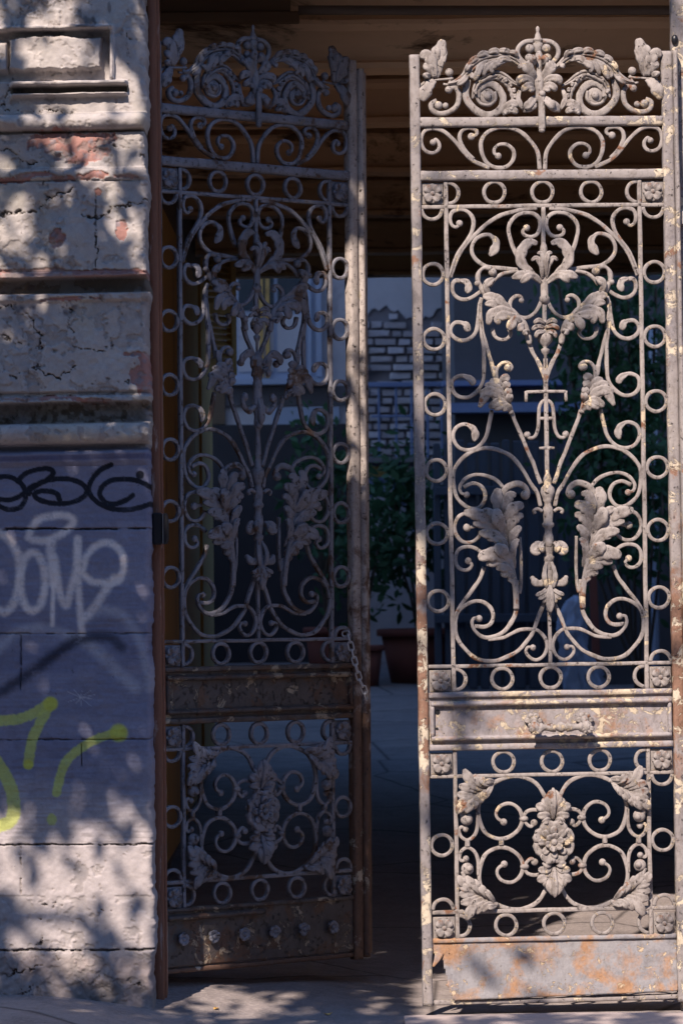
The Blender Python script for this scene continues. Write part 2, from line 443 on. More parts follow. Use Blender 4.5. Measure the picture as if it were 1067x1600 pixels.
# ------------------------------------------------------------------ street wall left of the gate: mouldings, cracked plaster, spray paint
WY = -0.13
WS = FPX / (D + WY)
t = NT('painted_wall_plaster'); v = t.coord()
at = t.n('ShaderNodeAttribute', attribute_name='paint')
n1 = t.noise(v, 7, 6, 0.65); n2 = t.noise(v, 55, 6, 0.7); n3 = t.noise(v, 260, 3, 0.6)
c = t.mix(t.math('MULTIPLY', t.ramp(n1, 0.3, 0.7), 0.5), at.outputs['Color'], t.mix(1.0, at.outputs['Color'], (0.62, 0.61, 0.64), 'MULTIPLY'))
c = t.mix(t.math('MULTIPLY', t.ramp(n2, 0.35, 0.65), 0.55), c, t.mix(1.0, c, (0.74, 0.73, 0.74), 'MULTIPLY'))
c = t.mix(t.ramp(n2, 0.68, 0.76), c, t.mix(0.18, c, (0.55, 0.50, 0.47)))
c = t.mix(t.ramp(t.noise(v, 30, 8, 0.75), 0.30, 0.36, (1, 1, 1, 1), (0, 0, 0, 1)), c, t.mix(0.6, c, (0.07, 0.06, 0.06)))
nb = t.bump(n2, 0.45, 0.004); nb = t.bump(n3, 0.3, 0.0012, nb)
M['wall'] = t.done(c, 0.88, nb, spec=0.2)

STEP = 0.003
ZT, ZB = W(0, -14, WY).z, -0.03
XL, XR = -1.12, W(233, 700, WY).x
wx = np.linspace(XL, XR, int((XR - XL) / STEP) + 1)
def rows_to_px(X, Z):          # where a point of this wall lies in the drawing
    tx, ty = X * WS, (CAM_Z - Z) * WS
    return 533.5 + tx + ROLL * ty, HOR + ty - ROLL * tx
def seg_dist(px, py, pts):
    d = np.full(px.shape, 1e9)
    for (ax_, ay_), (bx_, by_) in zip(pts[:-1], pts[1:]):
        vx, vy = bx_ - ax_, by_ - ay_
        tt = np.clip(((px - ax_) * vx + (py - ay_) * vy) / (vx * vx + vy * vy + 1e-9), 0, 1)
        d = np.minimum(d, np.hypot(px - ax_ - tt * vx, py - ay_ - tt * vy))
    return d
def sstep(a, b, x):
    q = np.clip((x - a) / (b - a), 0, 1); return q * q * (3 - 2 * q)
def crv(pts, s=4.0, ox=0, oy=0, step=3.0): return smooth_path([(ox + a / s, oy + b / s) for a, b in pts], step)
CRACKS = [  # photo points, width
    ([(0, 338), (40, 332), (60, 322), (75, 312), (95, 305), (115, 298)], 2.6), ([(130, 335), (150, 340), (175, 327), (205, 320), (232, 312)], 2.6), ([(148, 340), (147, 370), (150, 420)], 1.6),
    ([(160, 226), (195, 230), (215, 238), (230, 243)], 1.8), ([(0, 232), (20, 235), (35, 250), (60, 258)], 1.6), ([(70, 285), (72, 310)], 1.2), ([(120, 255), (130, 240), (150, 233)], 1.6),
    ([(0, 482), (25, 484), (45, 492), (55, 508), (61, 522), (60, 545)], 2.2), ([(0, 525), (22, 535), (35, 540)], 1.6), ([(55, 570), (75, 583), (92, 592), (110, 575), (118, 566)], 1.8),
    ([(105, 480), (108, 500), (110, 520)], 1.8), ([(118, 543), (140, 547), (165, 550), (174, 530)], 2.4), ([(168, 590), (185, 597), (205, 603)], 1.5), ([(145, 600), (160, 590)], 1.2), ([(15, 590), (40, 580), (58, 570)], 1.2),
    ([(198, 45), (199, 110), (205, 150)], 1.2), ([(0, 165), (14, 148), (15, 120)], 1.6), ([(5, 175), (60, 172), (130, 178)], 1.0),
    ([(60, 1415), (75, 1417), (80, 1410), (100, 1414)], 1.6), ([(55, 1440), (70, 1437), (74, 1432)], 1.3), ([(60, 1477), (66, 1462)], 1.6), ([(30, 1550), (45, 1545), (50, 1534)], 1.4),
    ([(0, 1525), (25, 1520), (50, 1512), (75, 1503)], 2.0), ([(200, 1537), (220, 1541), (238, 1540)], 1.3), ([(140, 1540), (155, 1525), (170, 1518)], 1.2), ([(85, 1495), (90, 1500), (105, 1495)], 1.4), ([(155, 1420), (172, 1424)], 1.0),
    ([(98, 1030), (105, 1040), (112, 1053), (120, 1058)], 0.8), ([(70, 990), (80, 1003), (88, 1012)], 0.8)]
JOINTS = [826, 990, 1156, 1320, 1485]
PINK = [((95, 222), 62, 24), ((125, 238), 45, 20), ((150, 218), 30, 12), ((92, 371), 15, 18), ((190, 350), 9, 10), ((192, 366), 10, 11), ((225, 590), 22, 34), ((215, 553), 24, 7), ((225, 560), 15, 12), ((150, 276), 30, 7), ((100, 280), 18, 7), ((25, 282), 30, 6), ((60, 275), 40, 4), ((195, 276), 28, 4), ((153, 298), 5, 6), ((30, 425), 300, 5), ((100, 468), 60, 3), ((60, 622), 90, 4), ((150, 624), 30, 5)]
BLACK = [[(0, 180), (60, 180), (120, 210), (155, 260), (155, 330), (120, 375), (60, 385), (0, 365), (-60, 330)], [(-40, 330), (0, 322), (50, 325), (110, 310), (142, 288)],
         [(110, 205), (160, 160), (230, 135), (310, 130), (335, 155), (300, 195), (240, 225), (190, 245), (185, 285)],
         [(190, 260), (260, 215), (340, 195), (430, 195), (510, 220), (545, 270), (500, 320), (420, 345), (330, 345), (250, 325), (215, 295), (240, 272), (310, 270), (360, 290), (372, 325)],
         [(695, 105), (630, 135), (580, 190), (555, 250), (570, 300), (620, 345), (700, 380), (800, 385), (880, 370), (960, 340)],
         [(830, 295), (790, 325), (720, 350), (660, 340), (625, 290), (640, 240), (690, 205), (760, 195), (840, 200), (900, 220), (960, 250)]]
WHITE = [([(-40, 510), (0, 530), (60, 575), (110, 660), (125, 760), (115, 880), (80, 980), (30, 1025), (-30, 1000)], 7), ([(205 + 78 * math.cos(a), 835 + 183 * math.sin(a)) for a in np.linspace(0, 2 * math.pi, 15)], 6.5),
         ([(180, 560), (200, 500), (260, 440), (380, 420), (450, 440), (450, 480), (380, 540), (280, 580), (205, 572)], 6.5), ([(318, 590), (320, 700), (335, 850)], 7.5), ([(335, 850), (330, 1000), (328, 1105)], 4),
         ([(340, 680), (355, 780), (372, 900), (412, 985), (440, 900), (478, 750), (485, 570)], 6.5), ([(488, 570), (488, 800), (500, 1000), (515, 1155)], 6),
         ([(515, 780), (540, 680), (600, 612), (680, 592), (750, 640), (775, 730), (740, 825), (650, 842), (570, 832), (518, 785)], 6), ([(680, 860), (600, 980), (530, 1060)], 7), ([(715, 820), (740, 815)], 8)]
FAINT = [([(-40, 1290), (0, 1250), (80, 1170), (180, 1130), (300, 1125), (420, 1165), (500, 1195)], 7), ([(540, 1060), (650, 1012), (760, 1042), (830, 1120), (880, 1230), (925, 1400), (935, 1500)], 7), ([(550, 1220), (650, 1310), (760, 1420), (850, 1500)], 9)]
SMOKE = [([(-40, 1550), (0, 1530), (120, 1450), (250, 1360), (360, 1280), (480, 1205), (600, 1180), (700, 1190), (760, 1245)], 8)]
LIME = [([(-40, 197), (80, 190), (160, 160), (235, 112)], 8), ([(238, 115), (195, 190), (150, 290), (131, 400)], 8), ([(560, 250), (450, 280), (340, 350), (290, 420), (262, 530)], 7), ([(240, 650), (241, 658)], 7.5), ([(-20, 380), (40, 480), (65, 580), (50, 660), (-20, 690)], 10)]
LBLOB = [((235, 118), 12), ((550, 253), 15), ((132, 400), 8)]

def wall_fields(X, Z):
    px, py = rows_to_px(X, Z)
    fine2 = fbm(X * 55, Z * 55, 57); nz = fbm(X * 14, Z * 14, 40) ; fine = fbm(X * 60, Z * 60, 50)
    pw, qw = px + 5 * nz + 2.5 * fine, py + 5 * fbm(X * 14, Z * 14, 43) + 2.5 * fbm(X * 60, Z * 60, 53)
    rw = py + 0.020 * (px - 120) + 1.2 * nz            # mouldings climb a touch to the right
    h = np.zeros_like(px)
    def roll(a, b, amp):
        q = np.clip((rw - a) / (b - a), 0, 1); return amp * np.sqrt(np.clip(1 - (2 * q - 1) ** 2, 0, 1)) * ((rw > a) & (rw < b))
    def band(a, b, amp, s=1.5): return amp * sstep(a - s, a + s, rw) * (1 - sstep(b - s, b + s, rw))
    # panel at the top
    inx = 1 - sstep(174, 178, px)
    h += band(40, 47, 0.030) * inx + 0.024 * sstep(171, 174, px) * (1 - sstep(177, 179, px)) * sstep(38, 42, py) * (1 - sstep(122, 126, py))
    h += -0.028 * sstep(45, 49, rw) * (1 - sstep(124, 127, rw)) * (1 - sstep(170, 173, px))
    h += 0.040 * sstep(55, 60, qw) * (1 - sstep(106, 109, qw)) * sstep(13, 18, pw) * (1 - sstep(157, 160, pw))
    h += 0.036 * sstep(62, 70, py) * (1 - sstep(108, 116, py)) * (1 - sstep(10, 13, px))
    low = sstep(16, 22, px) * (1 - sstep(196, 201, px))
    h += low * (band(127, 134, 0.036) + band(135, 145, -0.03) + band(145, 150, 0.028))
    h += roll(177, 204, 0.034) + band(204, 207, -0.006, 1) + roll(262, 282, 0.016) + band(283, 424, 0.006)
    h += band(424, 434, 0.012) + band(434, 457, -0.050, 2) + band(457, 470, 0.012, 3) + band(612, 619, -0.012) + band(619, 630, 0.008) + band(630, 661, -0.045, 3)
    h += roll(660, 694, 0.036) + band(694, 704, -0.012, 2) + 0.014 * sstep(700, 710, rw) * (1 - sstep(712, 726, rw)) + band(711, 719, -0.004)
    h += -0.007 * sstep(722, 730, rw)
    # plaster relief, cracks, shed patches
    rough = np.where(py < 700, 1.15, 0.8) + 0.8 * sstep(1460, 1500, py)
    h += np.where((py > 700) & (py < 1320), 0.0016 * fbm(X * 14, Z * 170, 48, 3), 0)
    h += rough * (0.0055 * nz + 0.0022 * fine + 0.004 * fbm(X * 5, Z * 5, 47))
    h += 0.012 * sstep(0.15, 0.6, fbm(X * 9, Z * 9, 61)) * sstep(1480, 1500, py) + np.where((py > 630) & (py < 661), 0.02 * fbm(X * 22, Z * 22, 71), 0)
    crack = np.zeros_like(px)
    for pts, w in CRACKS:
        crack = np.maximum(crack, (1 - sstep(w * 0.18, w * 0.75, seg_dist(pw + 9 * fine, qw + 9 * fine2, pts) + 1.3 * (fine + 0.25))) * sstep(-0.5, 0.1, nz + fine2 + 0.25))
    for J in JOINTS:
        wgt = 1.25 + 0.9 * nz + {826: 0.9, 1485: 1.2, 1320: 0.5}.get(J, 0)
        crack = np.maximum(crack, (1 - sstep(wgt * 0.4, wgt, np.abs(py + 0.004 * (px - 120) - J + 2.2 * fine + 1.6 * nz))) * (0.95 if J in (826, 1485, 1320) else 0.55) * sstep(-0.45, 0.1, fine + nz + fine2 + (0.45 if J in (826, 1320, 1485) else 0.05)))
    for x0, a, b in ((33, 990, 1080), (33, 1320, 1400), (150, 300, 420), (128, 1160, 1200)):
        crack = np.maximum(crack, (1 - sstep(0.4, 1.5, np.abs(px - x0 + 1.5 * fine))) * sstep(a, a + 5, py) * (1 - sstep(b - 5, b, py)) * 0.7 * sstep(-0.3, 0, fine))
    h -= 0.012 * crack
    # plaster coats broken away with sharp lips
    chipn = fbm(X * 8, Z * 10, 201) + 0.45 * fbm(X * 42, Z * 42, 202)
    chip = sstep(0.17, 0.20, chipn) * np.where(py < 700, 1.0, np.where(py > 1400, 0.8, 0.0))
    chip2 = sstep(0.30, 0.32, fbm(X * 17, Z * 17, 211) + 0.4 * fbm(X * 60, Z * 60, 212)) * np.where((py < 690) | (py > 1330), 1.0, 0.15)
    h -= 0.0035 * chip + 0.003 * chip2
    # drift of the plaster layer down each side of the wide cracks
    pink = np.zeros_like(px)
    for (cx_, cy_), a, b in PINK:
        d = np.hypot((pw - cx_) / a, (qw - cy_) / b) + 0.55 * fbm(X * 45, Z * 45, 81) + 0.35 * fbm(X * 18, Z * 18, 82)
        pink = np.maximum(pink, 1 - sstep(0.80, 0.86, d))
    h -= 0.0055 * pink
    # colours
    def col(*c_): return np.array(c_, float)
    blend = lambda C, m, c_: C * (1 - m[..., None]) + col(*c_) * m[..., None]
    C = np.zeros(px.shape + (3,)) + col(0.50, 0.455, 0.435)
    C = blend(C, sstep(-0.1, 0.35, fbm(X * 6, Z * 6, 90)) * 0.55, (0.40, 0.375, 0.385))
    C = blend(C, sstep(0.0, 0.4, fbm(X * 10, Z * 5, 93)) * 0.5 * (py < 700), (0.47, 0.43, 0.36))
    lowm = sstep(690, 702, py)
    C = blend(C, lowm, (0.225, 0.23, 0.325))  # blue-grey paint, darkened and blued further to carry the shade
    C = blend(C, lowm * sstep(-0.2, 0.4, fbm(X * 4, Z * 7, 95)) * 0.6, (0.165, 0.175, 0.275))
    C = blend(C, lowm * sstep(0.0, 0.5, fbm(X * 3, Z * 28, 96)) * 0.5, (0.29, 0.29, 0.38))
    C = blend(C, sstep(1170, 1330, py + 40 * nz), (0.47, 0.425, 0.43))  # sunlit stretch lower down painted pale
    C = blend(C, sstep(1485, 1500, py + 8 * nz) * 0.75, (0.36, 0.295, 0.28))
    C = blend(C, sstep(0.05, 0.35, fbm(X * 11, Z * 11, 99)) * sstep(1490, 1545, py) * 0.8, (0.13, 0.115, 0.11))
    C = blend(C, band(711, 719, 1.0) * 0.75, (0.10, 0.115, 0.24))
    C = blend(C, pink, (0.40, 0.215, 0.19)); C = blend(C, pink * sstep(0.1, 0.4, fbm(X * 50, Z * 50, 84)), (0.30, 0.24, 0.26))
    C = blend(C, (band(424, 434, 1.0)) * 0.75, (0.33, 0.165, 0.145))
    C = blend(C, band(434, 458, 1.0, 3) * 0.85, (0.12, 0.085, 0.06)); C = blend(C, band(628, 661, 1.0, 3) * (0.55 + 0.4 * sstep(-0.2, 0.2, fine)), (0.10, 0.075, 0.055))  # recess painted dark for its shade; lower groove is dark stone
    C = blend(C, band(203, 208, 0.8, 1) + band(135, 145, 0.8) * low, (0.12, 0.085, 0.06))  # shadow under the roll and in the panel cavity painted dark
    C = blend(C, band(696, 705, 0.7), (0.10, 0.09, 0.10))  # shadow below the lower roll painted dark
    C = blend(C, sstep(0.2, 0.45, fbm(X * 24, Z * 24, 97)) * (1 - sstep(10, 40, np.abs(py - 468))) * 0.8, (0.09, 0.07, 0.09))
    C = blend(C, sstep(0.25, 0.4, fbm(X * 30, Z * 12, 98)) * (py < 45) * 0.7, (0.16, 0.14, 0.14))
    C = blend(C, chip * 0.45, (0.38, 0.35, 0.345)); C = blend(C, chip2 * 0.5, (0.30, 0.27, 0.265))
    C = blend(C, np.clip(crack, 0, 1) * 0.8, (0.055, 0.045, 0.04))
    # spray paint
    grain = 0.5 * fbm(X * 130, Z * 130, 110, 2)
    m0 = (py > 690) & (py < 1420)
    pores = np.clip(0.92 + 0.35 * fbm(X * 9, Z * 9, 231), 0.6, 1) * (1 - 0.30 * sstep(0.25, 0.45, fbm(X * 75, Z * 75, 232, 3))) * (1 - 0.5 * np.clip(crack, 0, 1))
    def spray(C, pts, r, soft, c_, a=1.0, oy=700, s=4.0):
        d = seg_dist(px, py, crv(pts, s, 0, oy)); m = (1 - sstep(r * (1 - soft), r * (1 + soft), d + grain * r * 0.5)) * a * m0 * pores
        return blend(C, m, c_)
    for p_, r in FAINT: C = spray(C, p_, r, 0.9, (0.56, 0.56, 0.62), 0.5)
    for p_, r in SMOKE: C = spray(C, p_, r, 0.85, (0.035, 0.037, 0.06), 0.9)
    for p_, r in WHITE: C = spray(C, p_, r * 0.86, 0.75, (0.84, 0.75, 0.72), 1.0)
    pores = 0.5 + 0.5 * np.clip(pores * 1.15, 0, 1)
    for p_ in BLACK: C = spray(C, p_, 4.1, 0.2, (0.018, 0.02, 0.03), 0.99)
    C = blend(C, (1 - sstep(5.5, 8, np.hypot(px - 219, py - 742))) * 0.97, (0.018, 0.02, 0.03))
    for p_, r in LIME: C = spray(C, p_, r, 0.22, (0.55, 0.60, 0.16), 0.85, 1060, 2.963)
    for (a, b), r in LBLOB: C = blend(C, (1 - sstep(r * 0.75, r * 1.15, np.hypot((px - a / 2.963), (py - 1060 - b / 2.963)) + grain)) * 0.85, (0.58, 0.60, 0.10))
    for k in range(15):
        a = k * 2 * math.pi / 15 + 0.3 * math.sin(k * 5); r = 14 + 9 * math.sin(k * 7.3)
        C = blend(C, (1 - sstep(0.2, 0.8, seg_dist(px, py, [(126, 1090), (126 + r * math.cos(a), 1090 + r * math.sin(a))]))) * 0.5, (0.6, 0.6, 0.66))
    return h, C

facade = empty('street_wall', (XL, WY, 0)); tag(facade, 'pale peeling plaster wall with mouldings and graffiti on its lower blocks', 'wall')
cuts = [(-14, 178, 'panel_course'), (178, 205, 'roll_moulding'), (205, 264, 'plaster_course'), (264, 284, 'ledge_moulding'), (284, 424, 'plaster_course'), (424, 458, 'recessed_joint'), (458, 614, 'plaster_course'), (614, 661, 'recessed_joint'),
        (661, 695, 'roll_moulding'), (695, 728, 'cyma_moulding'), (728, 826, 'plaster_block'), (826, 990, 'plaster_block'), (990, 1156, 'plaster_block'), (1156, 1320, 'plaster_block'), (1320, 1485, 'plaster_block'), (1485, 1640, 'base_block')]
edge_off = None
for a, b, nm in cuts:
    za, zb_ = W(120, a, WY).z, max(W(120, b, WY).z, ZB - 0.02)
    wz = np.linspace(za, zb_, max(4, int((za - zb_) / STEP) + 1))
    X, Z = np.meshgrid(wx, wz)
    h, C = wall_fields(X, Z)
    # ragged, rounded corner of the wall
    e = np.clip((X - (XR - 0.02)) / 0.02, 0, 1)
    h = h - 0.010 * e ** 3 - 0.016 * e ** 2 * np.clip(fbm(X * 0 + 3, Z * 16, 120) + 0.1, 0, 1)
    Xe = X + e * (0.010 * fbm(X * 0, Z * 12, 121) + 0.004 * fbm(X * 0, Z * 60, 122))
    Y = -h
    V3 = np.stack([Xe - XL, Y, Z], -1)
    # returns: corner to the jamb, and closing lips above and below
    ret = V3[:, -1:, :].copy(); ret[:, :, 1] = 0.20
    V3 = np.concatenate([V3, ret], 1); C = np.concatenate([C, C[:, -1:, :]], 1)
    top, bot = V3[:1].copy(), V3[-1:].copy(); top[:, :, 1] = 0.06; bot[:, :, 1] = 0.06
    V3 = np.concatenate([top, V3, bot], 0); C = np.concatenate([C[:1], C, C[-1:]], 0)
    nr, nc = V3.shape[:2]
    me = bpy.data.meshes.new(nm)
    idx = (np.arange(nr - 1)[:, None] * nc + np.arange(nc - 1)[None, :])
    F = np.stack([idx, idx + nc, idx + nc + 1, idx + 1], -1).reshape(-1, 4)
    me.vertices.add(nr * nc); me.vertices.foreach_set('co', V3.reshape(-1))
    me.loops.add(F.size); me.loops.foreach_set('vertex_index', F.reshape(-1).astype(np.int32))
    me.polygons.add(len(F)); me.polygons.foreach_set('loop_start', np.arange(0, F.size, 4, dtype=np.int32)); me.polygons.foreach_set('loop_total', np.full(len(F), 4, np.int32))
    me.polygons.foreach_set('use_smooth', np.ones(len(F), bool))
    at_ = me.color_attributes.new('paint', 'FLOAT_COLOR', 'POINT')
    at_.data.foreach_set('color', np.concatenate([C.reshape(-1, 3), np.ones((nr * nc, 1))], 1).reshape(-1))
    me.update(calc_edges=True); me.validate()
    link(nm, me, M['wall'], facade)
mb = MB(); mb.box((0.001, 0.075, -0.1), (XR - XL - 0.02, 0.33, ZT - 0.02)); mb.box((-12.8, 0.0, -0.1), (-0.002, 0.33, ZT)); mb.box((-12.8, 0.0, ZT + 0.002), (XR - XL - 0.01, 0.33, 3.55))
link('wall_core', mb.mesh('wall_core'), M['yard_plaster'], facade)

# ------------------------------------------------------------------ the house over the passage
house = empty('gate_house', (0, 0.25, 0)); tag(house, 'house over the carriage passage with tan timber ceiling beams', 'house')
PXL, PXR, PEND, CEIL = -0.74, 1.95, 9.8, 3.36
def hb(name, a, b, mat, bev=0.0):
    m_ = MB(); o = Vector((0, 0.25, 0)); m_.box(Vector(a) - o, Vector(b) - o, bev); return link(name, m_.mesh(name), mat, house)
hb('upper_wall', (-14, -0.14, 3.56), (14, 0.28, 15.2), M['yard_plaster'])
hb('upper_storey', (-14, 0.285, 3.56), (14, PEND, 15.2), M['back_plaster'])  # unseen bulk sized to keep sun off the yard, pale to bounce skylight
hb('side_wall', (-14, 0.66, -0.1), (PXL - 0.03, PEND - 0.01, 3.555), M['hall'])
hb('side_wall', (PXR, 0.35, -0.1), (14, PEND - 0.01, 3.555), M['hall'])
hb('pier', (1.42, WY, -0.1), (14, 0.345, 3.555), M['yard_plaster'])
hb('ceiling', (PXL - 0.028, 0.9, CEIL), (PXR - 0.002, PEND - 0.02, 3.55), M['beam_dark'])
def zrow(py, y): return W(700, py, y).z
for k, y in enumerate((0.95, 2.5, 4.1, 6.0, 7.9, 9.5)):
    m_ = MB(); zb0 = 3.085 + 0.01 * (k % 2)
    xs = np.linspace(PXL - 0.02, PXR - 0.004, 60)
    n_ = len(xs); wv = 0.006 * fbm(xs * 3, xs * 0 + k, 130)
    prof = [(0.0, CEIL - 0.002), (0.0, zb0 + 0.19), (-0.03, zb0 + 0.165), (-0.03, zb0 + 0.15), (-0.008, zb0 + 0.13), (-0.008, zb0 + 0.03), (-0.03, zb0 + 0.02), (-0.03, zb0), (0.14, zb0), (0.14, CEIL - 0.002)]
    V_ = [(x, y + a - 0.25, z + (w_ if i not in (0, 9) else 0)) for i, (a, z) in enumerate(prof) for x, w_ in zip(xs, wv)]
    m_.add(V_, [(i * n_ + j, i * n_ + j + 1, (i + 1) * n_ + j + 1, (i + 1) * n_ + j) for i in range(9) for j in range(n_ - 1)], False)
    link('ceiling_beam', m_.mesh('ceiling_beam'), M['beam'], house)
for k, (y0, y1) in enumerate(((1.15, 1.65), (1.67, 2.4), (2.72, 3.3), (3.32, 3.98), (4.32, 5.1), (5.12, 5.9))):
    hb('ceiling_board', (PXL, y0, CEIL - 0.035 - 0.008 * (k % 2)), (PXR - 0.01, y1, CEIL - 0.003), M['beam'], 0.004)
hb('lintel_board', (PXL - 0.02, 0.36, 3.37), (PXR - 0.01, 0.93, 3.45), M['beam'], 0.006)
a = W(240, 40, 0.9); b = W(468, 27, 0.9)
hb('lintel_ledge', (PXL - 0.01, 0.84, a.z), (b.x, 0.90, b.z + 0.012), M['beam_dark'], 0.004)
hb('lintel_ledge', (PXL - 0.01, 0.86, b.z + 0.014), (b.x - 0.03, 0.90, b.z + 0.07), M['beam_dark'], 0.004)
# ochre boards along the passage's left side
yy = 0.7
k = 0
while yy < PEND - 0.3:
    wd = (0.55, 1.3, 0.8, 1.6)[k % 4]
    y1 = min(yy + wd, PEND - 0.1)
    hb('ochre_board', (PXL - 0.028, yy, 0.1 + 0.033 * max(0, y1 - 2)), (PXL + (0.0, 0.012, 0.004, 0.018)[k % 4], y1 - 0.02, 1.28 if k < 2 else 2.9), M['ochre'], 0.006)
    if k < 2: hb('ochre_board', (PXL - 0.028, yy, 1.287), (PXL + (0.002, 0.010)[k], y1 - 0.02, 2.95), M['ochre'], 0.006)
    yy = y1; k += 1
pipe = MB(); q0, q1 = W(466, 16, 0.72), W(1120, 16, 0.72)
tube(pipe, [(x - q0.x, 0.004 * math.sin(x * 3), (q1.z - q0.z) * (x - q0.x) / (q1.x - q0.x)) for x in np.linspace(q0.x, q1.x, 30)], 0.016, 10)
tag(link('ceiling_pipe', pipe.mesh('ceiling_pipe'), M['pipe'], None, q0), 'dark grey pipe running along the top of the gateway', 'pipe')

opp = empty('added_sky_block_house', (0, -19, 0)); tag(opp, 'plain grey unseen terrace added across the street to block low sky', 'house')  # unseen terrace, added to cut low sky on the gate front
mb = MB(); mb.box((-30, -8, -0.2), (30, 0, 11.5)); link('wall', mb.mesh('wall'), M['opposite'], opp)
mb = MB(); mb.box((-30.3, -8.3, 11.502), (30.3, 0.4, 12.0)); link('roof', mb.mesh('roof'), M['beam_dark'], opp)
for i in range(9):
    for j in range(3):
        x, z = -22 + 5.4 * i, 1.6 + 3.4 * j; mb = MB(); mb.box((x, -0.02, z), (x + 1.2, 0.03, z + 1.9)); w_ = link('window', mb.mesh('window'), M['glass'], opp)
        mb = MB(); mb.box((x - 0.1, 0.0, z - 0.12), (x + 1.3, 0.12, z - 0.002)); link('sill', mb.mesh('sill'), M['opposite'], w_)

# ------------------------------------------------------------------ courtyard behind
BY = 20.5
yard = empty('courtyard_building', (0, BY, 0)); tag(yard, 'pale plaster courtyard house with a patch of bare brick and a blue window', 'building')
def yb(name, x0, y0, x1, y1, d0, d1, mat, parent=yard, y=BY, bev=0.0):
    a, b = W(x0, y0, y), W(x1, y1, y); m_ = MB(); o = Vector((0, y, 0))
    m_.box((a.x, d0, a.z), (b.x, d1, b.z), bev); return link(name, m_.mesh(name), mat, parent)
mb = MB(); mb.box((-4.5, 0.10, 0), (0.9, 0.5, 4.9)); link('wall', mb.mesh('wall'), M['yard_plaster'], yard)
yb('brick_bed', 556, 478, 700, 720, 0.05, 0.098, M['mortar'])
bm_ = []
for k in range(3):
    m_ = MB(); m_.box((-0.5, -0.055, -0.5), (0.5, 0.19, 0.5), 0.085)
    for v_ in m_.v: v_ += nrg.normal(0, 1, v_.shape) * np.array([0.035, 0.010, 0.06])
    me = m_.mesh('brick'); me.transform(Matrix.Diagonal((1, 1, 1, 1))); bm_.append(me)
ch = 13.2; r_ = 0
y = 488.0
while y < 716:
    x = 556 + (0 if r_ % 2 else -14)
    while x < 704:
        wd = rnd.choice((15, 22, 28, 34, 38)) * rnd.uniform(0.85, 1.1)
        edge = 488 + 16 * math.sin(x * 0.06) + 10 * math.sin(x * 0.021 + 1)
        if y > edge - 4 and x + wd > 558 and rnd.random() < 0.95:
            a, b = W(x + 0.9, y + 1.2 + rnd.uniform(-.8, .8), BY), W(x + wd - 0.9, y + ch - 1.2, BY)
            o = link('brick', bm_[rnd.randrange(3)], M['brick'], yard, ((a.x + b.x) / 2, 0.045 + rnd.uniform(-0.03, 0.022), (a.z + b.z) / 2))
            o.scale = (abs(b.x - a.x), 1, abs(b.z - a.z) * rnd.uniform(0.9, 1.02)); o.rotation_euler = (0, rnd.uniform(-0.02, 0.02), 0)
        x += wd
    y += ch; r_ += 1
# plaster skin left above the brick
m_ = MB(); out = [(540, 360), (705, 360), (705, 480)] + [(x, 484 + 10 * math.sin(x * 0.06) + 7 * math.sin(x * 0.021 + 1) + 4 * math.sin(x * 0.31)) for x in range(700, 540, -6)]
P_ = [W(a, b, BY) for a, b in out]
n_ = len(P_); m_.add([(p.x, 0.028, p.z) for p in P_] + [(p.x, 0.096, p.z) for p in P_], [tuple(range(n_))[::-1], tuple(range(n_, 2 * n_))] + [(i, (i + 1) % n_, n_ + (i + 1) % n_, n_ + i) for i in range(n_)], False)
link('plaster_skin', m_.mesh('plaster_skin'), M['yard_plaster'], yard)
# window seen through the left leaf
wd_ = yb('window', 355, 372, 502, 592, 0.045, 0.096, M['blue_wood'])
for i, (x0, y0, x1, y1) in enumerate(((372, 398, 428, 484), (433, 398, 476, 484), (372, 492, 428, 580), (433, 492, 476, 580))):
    yb('pane', x0, y0, x1, y1, 0.030, 0.044, M['glass'] if i < 2 else M['yard_plaster'], wd_)
yb('frame', 479, 368, 487, 585, 0.0, 0.029, M['blue_wood'], wd_); yb('frame', 428, 386, 478, 394, 0.0, 0.029, M['blue_wood'], wd_); yb('frame', 492, 366, 503, 588, 0.01, 0.044, M['blue_wood'], wd_)
yb('sill', 350, 593, 520, 600, -0.06, 0.096, M['blue_wood'], wd_)
yb('wall_band', 350, 604, 540, 632, 0.06, 0.097, M['yard_dark']); yb('wall_panel', 425, 636, 530, 662, 0.05, 0.097, M['blue_wood'])
yb('dark_slab', 300, 664, 562, 1075, 0.045, 0.097, M['dark_slab']); yb('timber_panel', 300, 362, 352, 662, 0.05, 0.097, M['beam_dark'])
for x in (404, 414): yb('mullion', x, 396, x + 8, 590, 0.0, 0.028, M['ochre'], wd_)
# dark wing on the right with its own window
wing = empty('courtyard_wing', (0.9, 17.0, 0)); tag(wing, 'shade-darkened courtyard wing with a small blue-framed window', 'building')
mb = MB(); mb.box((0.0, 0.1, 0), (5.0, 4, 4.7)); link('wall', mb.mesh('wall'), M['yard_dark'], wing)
def wb(name, x0, y0, x1, y1, d0, d1, mat, parent=wing, bev=0.0):
    a, b = W(x0, y0, 17.0), W(x1, y1, 17.0); m_ = MB(); m_.box((a.x - 0.9, d0, a.z), (b.x - 0.9, d1, b.z), bev); return link(name, m_.mesh(name), mat, parent)
w2 = wb('window', 738, 352, 830, 402, 0.05, 0.098, M['blue_wood']); wb('pane', 744, 358, 782, 386, 0.035, 0.049, M['glass'], w2); wb('pane', 788, 358, 824, 386, 0.035, 0.049, M['glass'], w2)
wb('ledge', 700, 632, 905, 645, -0.25, 0.098, M['blue_steel']); wb('ledge', 690, 596, 885, 602, -0.1, 0.098, M['blue_steel'])
